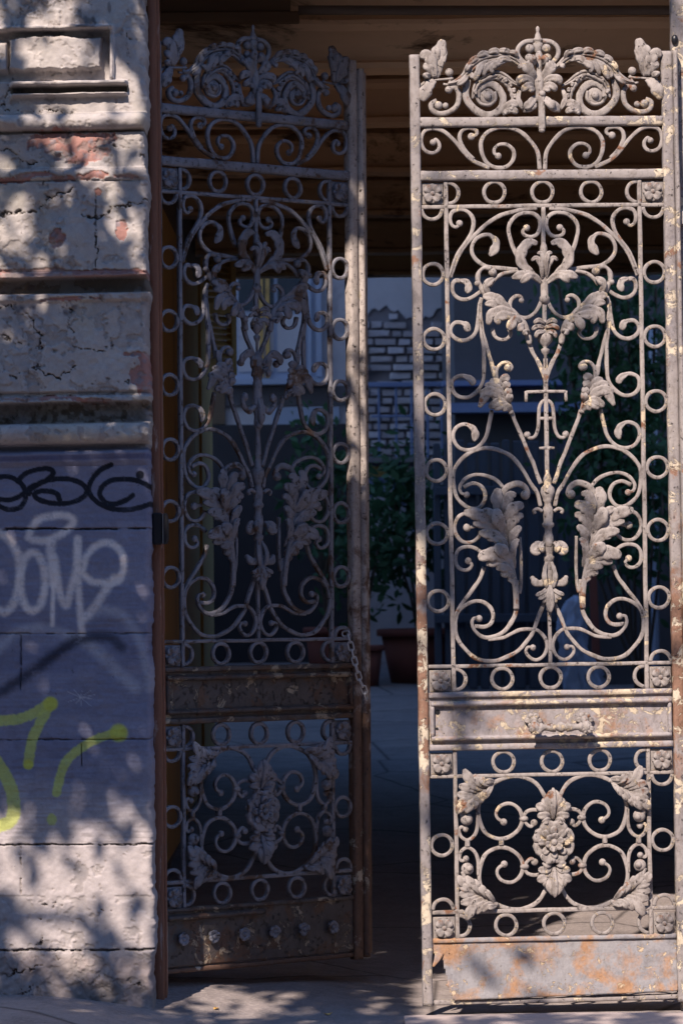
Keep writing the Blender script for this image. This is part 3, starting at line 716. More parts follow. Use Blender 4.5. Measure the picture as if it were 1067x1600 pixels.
# left wing closing the courtyard
wl = empty('courtyard_wing', (-1.6, 12, 0)); tag(wl, 'dark ochre-trimmed wing along the left side of the courtyard', 'building')
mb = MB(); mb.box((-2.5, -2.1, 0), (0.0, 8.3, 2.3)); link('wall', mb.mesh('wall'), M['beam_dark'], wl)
# plank shed doors under the wing
shed = empty('plank_doors', W(790, 1030, 16.6)); tag(shed, 'dark blue-grey plank doors at the back of the courtyard behind the right leaf', 'door')
x = 676.0
while x < 890:
    w_ = rnd.uniform(15, 24); a, b = W(x, 690 + rnd.uniform(-3, 3), 16.6), W(x + w_ - 1.5, 1052, 16.6)
    m_ = MB(); o = shed.location; m_.box((a.x - o.x, rnd.uniform(-0.012, 0.004), b.z - 0.12 - o.z), (b.x - o.x, 0.05, a.z - o.z), 0.008)
    link('plank', m_.mesh('plank'), M['plank'], shed); x += w_
for yv in (760, 960):
    a, b = W(680, yv, 16.5), W(885, yv + 12, 16.5); m_ = MB(); o = shed.location
    m_.box((a.x - o.x, -0.07, b.z - o.z), (b.x - o.x, -0.015, a.z - o.z), 0.006); link('batten', m_.mesh('batten'), M['plank'], shed)
for nm, x0, x1 in (('far_wall', 3.2, 8), ):
    mb = MB(); mb.box((0, 0, 0), (4, 7, 2.2)); tag(link('yard_wall', mb.mesh('yard_wall'), M['yard_dark'], None, (3.3, 9.9, 0)), 'dark wall closing the right side of the courtyard', 'wall')

# ------------------------------------------------------------------ gate leaf drawing (photo points turned into leaf metres)
CROP = {'A': (640, 40, 4.85), 'B': (640, 180, 4.85), 'C': (640, 300, 4.85), 'D': (640, 440, 4.85), 'E': (640, 560, 4.85),
        'F': (640, 690, 4.85), 'G': (640, 820, 4.85), 'H': (640, 920, 4.446), 'I': (650, 1080, 4.446),
        'J': (650, 1180, 4.446), 'K': (650, 1300, 4.446), 'S': (650, 1440, 2.56)}
def axis_x(y): return 842.4 + 0.016 * y
def UV(x, y):
    c = axis_x(y)
    sl_ = -0.004 - (y - 182) * 0.0000179
    return ((x - c) / 500.0, (1568 - (y - sl_ * (x - c))) / 500.0)
def zv(V): return (1568 - V) / 500.0
def cp(k, pts):
    ox, oy, s = CROP[k]
    return [UV(ox + a / s, oy + b / s) for a, b in pts]
PX = 1 / 500.0

parts = []          # (name, mesh, material key, which leaf 'B' 'R' 'L', location or None)
def put(name, mb, mat='iron', which='B', mirror=True, vmirror=None):
    """a part and, if asked, its mirror image on the other side of the leaf's axis (and across a level z)"""
    forms = [mb]
    if vmirror is not None:
        m2 = MB(); m2.n = mb.n; m2.sm = mb.sm
        m2.v = [np.concatenate(mb.v) * np.array([1, 1, -1]) + np.array([0, 0, 2 * vmirror])]
        m2.f = [tuple(reversed(q)) for q in mb.f]
        forms.append(m2)
    for m in forms:
        parts.append((name, m.mesh(name), mat, which, None))
        if mirror: parts.append((name, m.mesh(name, True), mat, which, None))

def wob(p, seed, amp=0.0009):
    p = np.asarray(p, float).copy(); n = len(p); t = np.arange(n)
    r = random.Random(seed)
    for ax in (0, 1):
        for k in range(3):
            p[:, ax] += amp * 0.6 * math.sin(0) + amp * 0.5 * np.sin(t * r.uniform(0.12, 0.5) + r.uniform(0, 6))
    return p

_sc = [0]
def scroll(pts, w=6.8, end=None, ball0=0.0, ball1=0.0, tip=None, name='scroll', which='B', mirror=True, vmirror=None,
           d=0.0072, w_end=None, put_it=True, tipw=13):
    """an iron bar bent along pts; ball0/ball1 ball radius in px on its ends; tip = petal points that finish it"""
    _sc[0] += 1
    p = wob(smooth_path(pts, 0.0055), _sc[0]); n = len(p)
    hw = np.full(n, w * PX / 2)
    t = np.linspace(0, 1, n)
    if ball0: hw *= 1 - 0.22 * np.clip(1 - t / 0.25, 0, 1)
    if ball1: hw *= 1 - 0.22 * np.clip((t - 0.75) / 0.25, 0, 1)
    if w_end: hw *= 1 + (w_end / w - 1) * t
    kk = nrg.normal(0, 1, n); hw *= 1 + 0.05 * np.sin(np.arange(n) * 0.35 + _sc[0]) + 0.055 * np.convolve(kk, [0.25, 0.5, 0.25], 'same')
    mb = MB(); sweep(mb, p, hw, d, 0, 12, 4.2)
    if ball0: ball(mb, p[0][0], p[0][1], ball0 * PX, -0.001, 0.0095)
    if ball1: ball(mb, p[-1][0], p[-1][1], ball1 * PX, -0.001, 0.0095)
    if tip is not None: petal(mb, tip, tipw, 0.006, 0.003)
    if put_it: put(name, mb, 'iron', which, mirror, vmirror)
    return mb

def petal(mb, pts, w, hd=0.006, lift=0.010, y0=-0.006, base=0.4, groove=0.85, peak=0.6, curl=0.0):
    """a cast leaf lobe: swells to its widest, rounds off at the tip, arched towards the front, with a vein groove"""
    p = smooth_path(pts, 0.006); n = len(p)
    if n < 7: p = smooth_path(p, np.linalg.norm(p[-1] - p[0]) / 8); n = len(p)
    t = np.linspace(0, 1, n)
    g = base + (1 - base) * np.clip(t / peak, 0, 1) ** 0.8
    g *= np.where(t > peak, np.sqrt(np.clip(1 - ((t - peak) / (1.02 - peak)) ** 2, 0.02, 1)), 1)
    g = g * (1 + 0.20 * np.abs(np.sin(t * n * 0.5)) * (t > 0.15) - 0.08)
    y = y0 + rnd.uniform(-0.004, 0.003) - 1.5 * lift * np.sin(math.pi * np.clip(t, 0, 1) * 0.75) - 1.6 * curl * t ** 2
    sweep(mb, p, g * w * PX / 2, hd * (0.5 + 0.5 * g), y, 16, 2.4, groove=groove * 1.9 if groove < 0.5 else groove)
    return mb

# --- frame
def bar(pts, w, d, name, mat, which='B', mirror=False, rough=0.03, y0=0.0, pw=4.5):
    _sc[0] += 1
    p = smooth_path(pts, 0.012); p = wob(p, _sc[0], 0.0006); n = len(p)
    k = nrg.normal(0, 1, n); k = np.convolve(k, [0.25, 0.5, 0.25], 'same')
    mb = MB(); sweep(mb, p, w * PX / 2 * (1 + rough * k), d, y0, 12, pw)
    put(name, mb, mat, which, mirror)
def U(a, V): return (a * PX, zv(V))
bar([U(-200, 1567), U(-199.5, 800), U(-197.5, 85)], 16, 0.019, 'stile', 'stile', 'R')
bar([U(-200, 1567), U(-199.5, 800), U(-197.5, 85)], 16, 0.019, 'stile', 'iron', 'L')
bar([U(200.5, 1569), U(199.5, 800), U(197.5, 82)], 18, 0.019, 'stile', 'stile', 'B')
bar([U(213.5, 1569), U(212.5, 800), U(210.5, 82)], 8.5, 0.026, 'meeting_bead', 'stile', 'R', y0=-0.003, pw=2.4)
bar([U(217, 1566), U(216, 800), U(214, 95)], 13, 0.022, 'meeting_bead', 'stile', 'L', y0=-0.004, pw=2.4)
bar([U(229, 1560), U(228, 800), U(226, 100)], 10, 0.016, 'meeting_bead', 'stile', 'L', y0=0.012, pw=4)
bar([U(-192, 190), U(0, 190), U(190, 190)], 15.5, 0.016, 'rail', 'rail')
bar([U(-192, 273.5), U(0, 273.5), U(190, 273.5)], 16, 0.016, 'rail', 'rail')
bar([U(-192, 322), U(0, 321.5), U(191, 321.5)], 6.6, 0.008, 'thin_rail', 'iron')
bar([U(-191, 1038.5), U(0, 1038.5), U(191, 1038.5)], 6, 0.008, 'thin_rail', 'iron')
bar([U(-191, 1210), U(0, 1210), U(191, 1210)], 6, 0.008, 'thin_rail', 'iron')
bar([U(-191, 1421.5), U(0, 1421.5), U(191, 1421.5)], 7, 0.008, 'thin_rail', 'iron')
bar([U(-151.7, 281), U(-152, 700), U(-151.5, 1080)], 7, 0.008, 'upright', 'iron', mirror=True)
bar([U(-151.5, 1168), U(-151.5, 1320), U(-151.5, 1466)], 6.6, 0.008, 'upright', 'iron', mirror=True)
bar([U(0.3, 322), U(0, 420)], 7, 0.008, 'centre_bar', 'iron')
bar([U(0.3, 470), U(0, 505)], 7, 0.007, 'centre_bar', 'iron')
bar([U(0, 948), U(0.3, 1040)], 6, 0.007, 'centre_bar', 'iron')

# --- rings
def ring_mesh(a0=0.0, a1=2 * math.pi, ro=19.3, ri=13.2, seed=0):
    mb = MB(); full = abs(a1 - a0 - 2 * math.pi) < 1e-6
    n = 40 if full else 21
    a = np.linspace(a0, a1, n, endpoint=not full)
    r = (ro + ri) / 2 * PX * (1 + 0.012 * np.sin(2 * a + seed) + 0.008 * np.sin(5 * a + seed * 3))
    sweep(mb, np.stack([r * np.cos(a), r * np.sin(a)], 1), (ro - ri) / 2 * PX * (1 + 0.07 * np.sin(3 * a + seed)), 0.0075, 0, 12, 4.2, closed=full)
    return mb.mesh('ring')
RM = [ring_mesh(seed=k) for k in range(6)]
HALF = {'right': ring_mesh(-math.pi / 2, math.pi / 2, seed=2), 'left': ring_mesh(math.pi / 2, 3 * math.pi / 2, seed=3),
        'down': ring_mesh(math.pi, 2 * math.pi, seed=4), 'up': ring_mesh(0, math.pi, seed=5)}
def ring(u_, V, kind=None, which='B'):
    me = RM[rnd.randrange(6)] if kind is None else HALF[kind]
    parts.append(('ring' if kind is None else 'half_ring', me, 'iron', which, (u_ * PX + rnd.uniform(-1, 1) * 0.0012, rnd.uniform(-1, 1) * 0.001, zv(V) + rnd.uniform(-1, 1) * 0.0012)))
for V in (300.3, 1059, 1189, 1443.5):
    for u_ in (-76, 0, 75.5): ring(u_, V)
for V in (427, 527.5, 629.5, 732, 831, 936.5, 1316.5):
    ring(-173.5, V); ring(173, V)
for V, sd in ((300.5, 'LR'), (1059, 'LR'), (1190, 'R'), (1444, 'LR')):
    if 'L' in sd: ring(-148.5, V, 'right')
    ring(148.5, V, 'left')
ring(-148.5, 1190, 'right', 'L')
ring(-173.5, 325, 'down'); ring(173, 325, 'down'); ring(173, 1036, 'up'); ring(-173.5, 1418, 'up'); ring(173, 1418, 'up')
ring(173, 1213, 'down'); ring(-173.5, 1213, 'down', 'L')

# --- flower tiles in the corners
def tile_mesh():
    mb = MB(); h = 17.2 * PX
    mb.box((-h, -0.002, -h), (h, 0.007, h), 0.002)
    for k in range(4):
        a = math.pi / 4 + k * math.pi / 2
        petal(mb, [(0.003 * math.cos(a), 0.003 * math.sin(a)), (0.014 * math.cos(a), 0.014 * math.sin(a)), (0.031 * math.cos(a), 0.031 * math.sin(a))], 15, 0.008, 0.005, -0.004, 0.45, 0.45)
        b = a + math.pi / 4
        petal(mb, [(0.012 * math.cos(b), 0.012 * math.sin(b)), (0.031 * math.cos(b), 0.031 * math.sin(b))], 8, 0.006, 0.002, -0.002, 0.5, 0.3)
    ball(mb, 0, 0, 0.0085, -0.010, 0.008)
    return mb.mesh('flower_tile')
TILE = tile_mesh()
for V in (301, 1061, 1190, 1446):
    for u_ in (-172.8, 172.5): parts.append(('flower_tile', TILE, 'iron', 'B', (u_ * PX, rnd.uniform(-1, 1) * 0.001, zv(V))))

# --- band of scrolls under the crest
scroll(cp('B', [(172, 205), (192, 180), (218, 205), (222, 238), (205, 268), (165, 285), (115, 268), (85, 220), (85, 160), (120, 110), (190, 97), (255, 120), (330, 190), (400, 270), (470, 335), (540, 375), (600, 402)]), 6.4, ball0=5.2)
scroll(cp('B', [(465, 163), (500, 150), (505, 125), (480, 100), (425, 95), (385, 125), (375, 180), (395, 235), (430, 285), (480, 330)]), 6.4, ball0=6)
scroll(cp('B', [(670, 308), (640, 290), (640, 250), (680, 220), (735, 222), (780, 270), (780, 335), (740, 385), (680, 400), (620, 385), (570, 345), (540, 280), (540, 200), (580, 130), (650, 97), (740, 94), (820, 115), (890, 170), (950, 250), (975, 320), (982, 415)]), 6.6, ball0=5.5)

# --- tall panel
scroll(cp('C', [(375, 238), (352, 266), (315, 245), (300, 190), (320, 145), (375, 130), (430, 145), (470, 185), (482, 240), (465, 310), (425, 370), (385, 430), (350, 490), (325, 560), (302, 645)]), 6.6, ball0=5.5)
scroll(cp('C', [(300, 650), (330, 560), (372, 470), (435, 380), (505, 310), (580, 240), (660, 190), (750, 155), (850, 132), (960, 120)]), 6.6)
scroll(cp('C', [(625, 350), (600, 325), (550, 325), (500, 350), (468, 400), (470, 460), (505, 520), (570, 560), (650, 572), (740, 580), (830, 592)]), 6.4,
       tip=cp('C', [(615, 330), (650, 375), (640, 430), (600, 484)]), tipw=14)
scroll(cp('C', [(885, 268), (855, 290), (865, 325), (915, 340), (962, 320), (985, 262), (978, 205), (930, 162), (860, 157), (800, 182), (755, 235), (745, 300), (765, 380), (800, 460), (822, 500)]), 6.6, ball0=5.5)
def tipscroll(k, pts, tp, which='B'):
    scroll(cp(k, pts), 6.4, tip=cp(k, tp), tipw=12, which=which)
tipscroll('D', [(400, 0), (345, -10), (318, 25), (325, 85), (365, 125), (420, 135), (480, 110), (530, 75)], [(375, -12), (425, 5), (440, 45), (425, 88)])
tipscroll('D', [(400, 312), (345, 310), (312, 345), (308, 390), (332, 424), (380, 446), (440, 436), (490, 392), (512, 330), (520, 250), (525, 180), (542, 120)], [(385, 312), (420, 325), (430, 350), (442, 380)])
tipscroll('E', [(430, 138), (380, 130), (330, 152), (312, 200), (325, 250), (370, 290), (430, 296), (490, 265), (530, 220), (555, 160), (560, 90), (558, 0), (555, -80), (545, -180), (535, -280), (530, -420)], [(400, 132), (445, 150), (470, 175), (463, 205)])
tipscroll('E', [(455, 512), (405, 500), (350, 525), (325, 580), (335, 630), (370, 675), (430, 695), (490, 685), (540, 645), (580, 580), (600, 490), (618, 390)], [(430, 502), (475, 530), (492, 575), (482, 628)])
scroll(cp('D', [(535, 300), (560, 420), (590, 530), (618, 620), (632, 700)]), 6.2)
scroll(cp('D', [(842, 142), (842, 115), (805, 108), (765, 145), (760, 200), (800, 250)]), 6.0, ball0=4.5)
scroll(cp('D', [(790, 245), (840, 270), (890, 270), (940, 240), (975, 195), (1000, 140)]), 6.0)
scroll(cp('D', [(622, 350), (640, 412), (680, 438), (730, 432), (762, 395), (745, 350)]), 6.0)
scroll(cp('D', [(895, 440), (930, 540), (970, 610), (1005, 680), (1026, 775)]), 6.8)
scroll(cp('E', [(768, 400), (800, 490), (850, 600), (890, 700), (925, 776), (950, 840), (990, 950)]), 6.4)
scroll(cp('F', [(992, 490), (960, 390), (920, 325), (850, 210), (770, 115), (680, 65), (580, 50), (480, 70), (400, 120), (345, 190), (325, 270), (330, 350), (360, 430), (420, 490), (480, 510), (530, 495), (565, 440), (563, 380), (530, 332), (470, 316), (405, 345)]), 6.4)
scroll(cp('F', [(712, 352), (650, 290), (580, 260), (490, 252), (420, 280), (375, 340), (385, 390), (428, 405)]), 6.0, ball1=5.2)
scroll(cp('F', [(480, 535), (410, 545), (365, 570), (340, 630), (345, 700), (390, 755), (450, 765), (500, 740), (540, 690)]), 6.0)
scroll(cp('F', [(430, 652), (455, 650), (500, 640)]), 5.5, ball0=6.5)
scroll(cp('G', [(438, 272), (468, 305), (440, 340), (390, 340), (350, 300), (345, 230), (375, 180), (440, 165), (500, 180), (550, 215)]), 6.0, ball0=5.5)
scroll(cp('G', [(562, 320), (520, 420), (460, 510), (400, 590), (355, 660), (330, 730)]), 6.4)
scroll(cp('G', [(832, 90), (836, 200), (842, 330), (838, 450), (830, 520)]), 5.0)
scroll(cp('H', [(950, 55), (905, 160), (870, 260), (830, 340), (770, 410), (690, 465), (600, 500), (510, 500), (430, 465), (360, 395), (320, 320), (312, 240), (330, 170), (370, 120), (430, 90), (500, 92), (555, 130), (578, 190), (560, 240), (510, 265), (448, 262)]), 6.4)
scroll(cp('H', [(742, -60), (742, 60), (735, 160), (700, 230), (650, 300), (580, 335), (510, 335), (450, 290), (428, 240), (442, 205), (478, 205)]), 7.6, ball1=5.5, w_end=6.0)
scroll(cp('H', [(540, 350), (640, 342), (700, 312), (770, 285), (840, 280), (890, 292), (935, 340), (950, 410), (930, 465), (880, 495), (835, 482), (805, 440), (815, 405), (852, 408)]), 5.8, ball1=5.0)

# --- monogram of plain bars in the middle of the right leaf
mb = MB()
for s_ in (1, -1):
    q = np.array(cp('E', [(1035, 250), (880, 255)])); q[:, 0] *= s_; sweep(mb, smooth_path(q, 0.01), 0.0052, 0.0062, -0.003, 8, 4)
    q = np.array(cp('E', [(879, 248), (878, 330)])); q[:, 0] *= s_; sweep(mb, smooth_path(q, 0.01), 0.0052, 0.006, -0.003, 8, 4)
    q = np.array(cp('E', [(1032, 312), (1000, 330), (980, 370), (975, 440), (970, 530), (945, 592), (905, 603), (888, 578)])); q[:, 0] *= s_
    q = smooth_path(q, 0.006); sweep(mb, q, 0.0058, 0.0065, 0, 10, 3); ball(mb, q[-1][0], q[-1][1], 0.011, 0, 0.009)
    q = np.array(cp('E', [(1035, 455), (975, 455)])); q[:, 0] *= s_; sweep(mb, smooth_path(q, 0.01), 0.0055, 0.006, 0, 8, 3)
    q = np.array(cp('E', [(1035, 680), (978, 680)])); q[:, 0] *= s_; sweep(mb, smooth_path(q, 0.01), [0.0065, 0.004] if len(smooth_path(q, 0.01)) == 2 else np.linspace(0.0065, 0.004, len(smooth_path(q, 0.01))), 0.006, -0.002, 8, 3)
put('monogram', mb, 'iron', 'R', False)
bar([U(0, 560), U(0, 748)], 7, 0.007, 'centre_bar', 'iron', 'R')

# --- cast leaves of the tall panel
mb = MB()        # long acanthus beside the column
sp = cp('G', [(803, 640), (800, 540), (785, 420), (755, 280), (720, 130), (705, -20), (692, -150)])
p = smooth_path(sp, 0.006); sweep(mb, p, np.linspace(0.0095, 0.008, len(p)), 0.008, -0.006 - 0.012 * np.sin(np.linspace(0, math.pi, len(p))), 10, 2.2, groove=0.3)
LOB = [  # base, bend, tip, width, lift, curl
    ([(800, 470), (770, 420), (735, 415)], 10, .006, .0), ([(795, 430), (740, 370), (680, 375)], 14, .010, .002), ([(790, 400), (715, 325), (645, 330)], 15, .012, .003),
    ([(785, 370), (690, 280), (570, 300)], 15, .012, .004), ([(775, 340), (680, 240), (590, 225), (508, 255)], 22, .016, .006),
    ([(770, 290), (690, 200), (625, 165)], 20, .020, .008),
    ([(750, 250), (680, 120), (600, 70), (512, 62)], 18, .014, .004), ([(745, 220), (650, 110), (575, 105)], 13, .012, .002),
    ([(735, 170), (650, 20), (560, -60), (400, -95)], 21, .016, .006), ([(735, 160), (640, 30), (560, 0), (470, -10)], 15, .012, .003),
    ([(730, 110), (660, -40), (600, -90), (540, -110)], 15, .018, .003),
    ([(725, 70), (660, -30), (630, -120)], 21, .022, .008), ([(712, 0), (670, -120), (650, -210), (665, -275)], 20, .018, .004),
    ([(790, 330), (770, 200), (795, 125), (820, 118)], 12, .014, .006), ([(765, 200), (775, 80), (830, 10)], 14, .014, .004),
    ([(745, 140), (755, 0), (800, -60), (850, -70)], 17, .016, .006), ([(730, 80), (735, -60), (780, -130), (850, -150)], 19, .020, .008),
    ([(715, 0), (715, -140), (750, -220), (795, -225)], 16, .020, .004)]
for pts, w, lf, cu in LOB: petal(mb, cp('G', pts), w, 0.0075, lf, -0.007, 0.4, 0.35, 0.62, cu)
p = smooth_path(cp('F', [(690, 520), (692, 430), (715, 365), (760, 332), (820, 320), (870, 350), (888, 400), (860, 425)]), 0.006)
n = len(p); sweep(mb, p, 0.007 + 0.004 * np.sin(np.linspace(0.3, math.pi, n)), 0.009, -0.012, 12, 2.0, groove=0.3)
ball(mb, *cp('F', [(868, 405)])[0], 0.015, -0.013, 0.014)
put('acanthus_leaf', mb)

mb = MB()        # small acanthus on the diagonal bar
p = smooth_path(cp('E', [(765, 420), (740, 330), (690, 230), (640, 130), (628, 60)]), 0.006)
sweep(mb, p, 0.008, 0.008, -0.010, 10, 2.2, groove=0.3)
for pts, w in [([(760, 390), (650, 300), (590, 250), (518, 372)], 15), ([(750, 370), (640, 260), (520, 262)], 17), ([(740, 330), (650, 230), (560, 200)], 15),
               ([(720, 280), (660, 200), (600, 165)], 15), ([(760, 400), (680, 330), (592, 372)], 15), ([(765, 400), (700, 350), (632, 390)], 14), ([(768, 410), (730, 370), (690, 395)], 13),
               ([(745, 350), (745, 300), (758, 262)], 12), ([(735, 310), (735, 260), (750, 225)], 13), ([(720, 260), (720, 210), (752, 188)], 14), ([(700, 210), (705, 160), (748, 142)], 15)]:
    petal(mb, cp('E', pts), w, 0.007, 0.013, -0.008, 0.4, 0.42)
p = smooth_path(cp('E', [(655, 170), (655, 90), (690, 40), (740, 35), (768, 70), (745, 95)]), 0.005)
sweep(mb, p, 0.0062, 0.009, -0.010, 10, 2.0); ball(mb, *cp('E', [(738, 72)])[0], 0.0125, -0.012, 0.012)
put('acanthus_leaf', mb)

mb = MB()        # thick leafy arm of the V
p = smooth_path(cp('D', [(905, 475), (880, 370), (815, 280), (730, 215), (640, 160), (585, 100), (535, 40), (512, -10), (520, -70), (560, -105), (610, -95)]), 0.006); n = len(p)
tt = np.linspace(0, 1, n)
sweep(mb, p, 0.0075 + 0.0075 * np.sin(np.clip(tt * 1.25, 0, 1) * math.pi) + 0.0015 * np.sin(tt * 40), 0.011, -0.008, 12, 2.0, groove=0.25)
ball(mb, *cp('D', [(622, -70)])[0], 0.0135, -0.010, 0.013); ball(mb, *cp('D', [(505, 15)])[0], 0.009, -0.012, 0.010)
for pts, w in [([(800, 250), (700, 215), (610, 250), (585, 330)], 15), ([(820, 290), (740, 260), (660, 275), (665, 330)], 15), ([(840, 310), (790, 290), (735, 370)], 15),
               ([(870, 340), (850, 340), (805, 370)], 13), ([(890, 400), (880, 380), (850, 405)], 10), ([(700, 200), (650, 200), (610, 170), (560, 175)], 12),
               ([(760, 230), (720, 190), (640, 130), (545, 112)], 16), ([(600, 110), (570, 40), (600, 0), (632, -20)], 12)]:
    petal(mb, cp('D', pts), w, 0.008, 0.012, -0.010, 0.45, 0.4)
p = smooth_path(cp('C', [(600, 710), (640, 660), (700, 620), (770, 605), (830, 600)]), 0.006); sweep(mb, p, np.linspace(0.008, 0.005, len(p)), 0.007, -0.003, 10, 2.4)
put('leaf_arm', mb)

mb = MB()        # calyx under the centre bar
lathe(mb, [(0.004, zv(378)), (0.010, zv(384)), (0.013, zv(394)), (0.010, zv(410)), (0.009, zv(430)), (0.012, zv(445)), (0.012, zv(462)), (0.016, zv(465)), (0.016, zv(470)), (0.008, zv(474))], 0, -0.006, 0.8)
for s_ in (1, -1):
    for pts, w, lf in [([(1000, 690), (890, 600), (830, 520), (850, 430), (905, 385), (960, 395)], 17, .014), ([(995, 690), (930, 640), (850, 630), (765, 655)], 14, .016),
                       ([(960, 660), (900, 640), (830, 690)], 12, .018), ([(1000, 660), (985, 560), (950, 505), (912, 525)], 9, .014), ([(1005, 640), (1000, 520), (985, 470), (955, 470)], 8, .016)]:
        q = np.array(cp('C', pts)); q[:, 0] *= s_; petal(mb, q, w, 0.008, lf, -0.008, 0.45, 0.35)
put('calyx', mb, mirror=False)

mb = MB()        # little vase between the arms
lathe(mb, [(0.004, zv(499)), (0.014, zv(508)), (0.012, zv(516)), (0.024, zv(524)), (0.022, zv(533)), (0.010, zv(540)), (0.005, zv(543)), (0.013, zv(546)), (0.011, zv(551)), (0.005, zv(555)), (0.004, zv(575))], 0, -0.004, 0.8, 16, 6, 0.06)
for s_ in (1, -1):
    for pts in ([(1020, 320), (970, 295), (930, 318)], [(1020, 350), (960, 340), (918, 368)], [(1020, 380), (960, 390), (945, 430)]):
        q = np.array(cp('D', pts)); q[:, 0] *= s_; petal(mb, q, 8, 0.007, 0.008, -0.012, 0.5, 0.3)
put('vase', mb, mirror=False)

def column(name, which, dz0=0.0):
    mb = MB()
    lathe(mb, [(0.004, zv(735)), (0.008, zv(741)), (0.013, zv(748)), (0.011, zv(757)), (0.021, zv(762)), (0.023, zv(769)), (0.018, zv(776)), (0.015, zv(779)), (0.016, zv(782)), (0.011, zv(785)), (0.011, zv(790)),
               (0.015, zv(793)), (0.017, zv(800)), (0.014, zv(815)), (0.019, zv(818)), (0.019, zv(822)), (0.012, zv(825)), (0.012, zv(832)), (0.016, zv(838)), (0.018, zv(850)), (0.014, zv(864)), (0.012, zv(867)), (0.018, zv(870)), (0.015, zv(876)),
               (0.010, zv(879)), (0.014, zv(892)), (0.017, zv(908)), (0.014, zv(925)), (0.011, zv(940)), (0.010, zv(952)), (0.004, zv(957))], 0, -0.006, 0.85)
    for s_ in (1, -1):
        q = np.array(cp('F', [(1000, 530), (965, 510), (935, 525), (945, 548)])); q[:, 0] *= s_; p = smooth_path(q, 0.005); sweep(mb, p, 0.006, 0.007, -0.012, 10, 2)
        q = np.array(cp('G', [(1000, 150), (960, 150), (930, 180), (950, 205), (990, 200)])); q[:, 0] *= s_; petal(mb, q, 13, 0.010, 0.008, -0.012, 0.7, 0.3)
        q = np.array(cp('G', [(1010, 130), (985, 160), (1000, 210)])); q[:, 0] *= s_; petal(mb, q, 10, 0.010, 0.008, -0.018, 0.6, 0.35)
        q = np.array(cp('G', [(1040, 400), (1000, 440), (950, 440), (925, 400)])); q[:, 0] *= s_; petal(mb, q, 12, 0.009, 0.006, -0.012, 0.8, 0.2, 0.7)
        ball(mb, s_ * abs(q[-1][0]), q[-1][1] - 0.002, 0.008, -0.013, 0.009)
        for pts in ([(1045, 470), (1000, 510), (945, 535)], [(1045, 480), (1010, 540), (965, 560)], [(1050, 500), (1025, 560), (1000, 590)]):
            q = np.array(cp('G', pts)); q[:, 0] *= s_; petal(mb, q, 7.5, 0.007, 0.010, -0.010, 0.5, 0.35)
        q = np.array(cp('G', [(1030, 280), (1010, 380), (1030, 480)])); q[:, 0] *= s_; petal(mb, q, 8, 0.007, 0.012, -0.012, 0.6, 0.3)
    petal(mb, [(0, zv(905)), (0, zv(930)), (0, zv(957))], 13, 0.009, 0.012, -0.012, 0.6, 0.3)
    ball(mb, 0, zv(848), 0.014, -0.014, 0.010, 0.018)
    put(name, mb, 'iron', which, False)
column('column', 'B')
mb = MB()        # upper half of the column, only kept on the left leaf
lathe(mb, [(0.005, zv(570)), (0.013, zv(577)), (0.020, zv(584)), (0.017, zv(592)), (0.020, zv(598)), (0.019, zv(608)), (0.014, zv(618)), (0.017, zv(621)), (0.017, zv(626)), (0.015, zv(629)), (0.016, zv(640)), (0.019, zv(655)), (0.016, zv(668)), (0.012, zv(676)),
           (0.014, zv(684)), (0.013, zv(694)), (0.007, zv(700)), (0.009, zv(712)), (0.012, zv(738)), (0.010, zv(750))], 0, -0.006, 0.85)
for s_ in (1, -1):
    for q, w in (([(8, 592), (22, 575), (36, 580), (40, 592)], 13), ([(10, 600), (16, 590), (14, 578)], 12), ([(6, 606), (12, 600), (16, 612)], 9)):
        petal(mb, [(s_ * a * PX, zv(b)) for a, b in q], w, 0.009, 0.010, -0.012, 0.6, 0.35)
    ball(mb, s_ * 36 * PX, zv(590), 0.0125, -0.012, 0.012)
    p = smooth_path([(s_ * a * PX, zv(b)) for a, b in ((8, 660), (20, 668), (30, 660), (32, 648), (26, 640))], 0.005); sweep(mb, p, 0.0085, 0.009, -0.011, 10, 2)
    ball(mb, s_ * 29 * PX, zv(646), 0.013, -0.012, 0.012); ball(mb, s_ * 20 * PX, zv(668), 0.011, -0.014, 0.011)
petal(mb, [(0, zv(640)), (0, zv(665)), (0, zv(690))], 12, 0.009, 0.012, -0.012, 0.7, 0.3); ball(mb, 0, zv(690), 0.013, -0.013, 0.012)
put('column', mb, 'iron', 'L', False)

# --- lower panel
MID = zv(1315.7)
scroll(cp('J', [(905, 305), (850, 220), (790, 170), (700, 147), (620, 155), (545, 188), (490, 225), (440, 300), (428, 390), (442, 470), (482, 540), (540, 575), (600, 581), (660, 560), (715, 510), (735, 450), (720, 390), (680, 350), (630, 337), (580, 355), (555, 400), (562, 440), (603, 466)]), 6.6, ball1=5.8, vmirror=MID)
scroll(cp('J', [(420, 395), (425, 500), (400, 560), (350, 590), (308, 565), (297, 520), (315, 500), (340, 515)]), 5.8, ball1=5.2, vmirror=MID)
scroll(cp('J', [(742, 445), (748, 415), (775, 388), (820, 377), (880, 392)]), 5.8, vmirror=MID)
scroll(cp('J', [(745, 450), (775, 485), (800, 492), (818, 470)]), 5.6, ball1=5.8, vmirror=MID)
mb = MB(); q = cp('J', [(745, 442)])[0]; ball(mb, q[0], q[1], 0.0145, -0.002, 0.012, 0.010); put('knot', mb, vmirror=MID)
for x, y in ((588, 601), (352, 611)):
    mb = MB(); q = cp('J', [(x, y)])[0]; mb.box((q[0] - 0.0075, -0.011, q[1] - 0.013), (q[0] + 0.0075, 0.010, q[1] + 0.013), 0.003); put('collar', mb)
mb = MB()
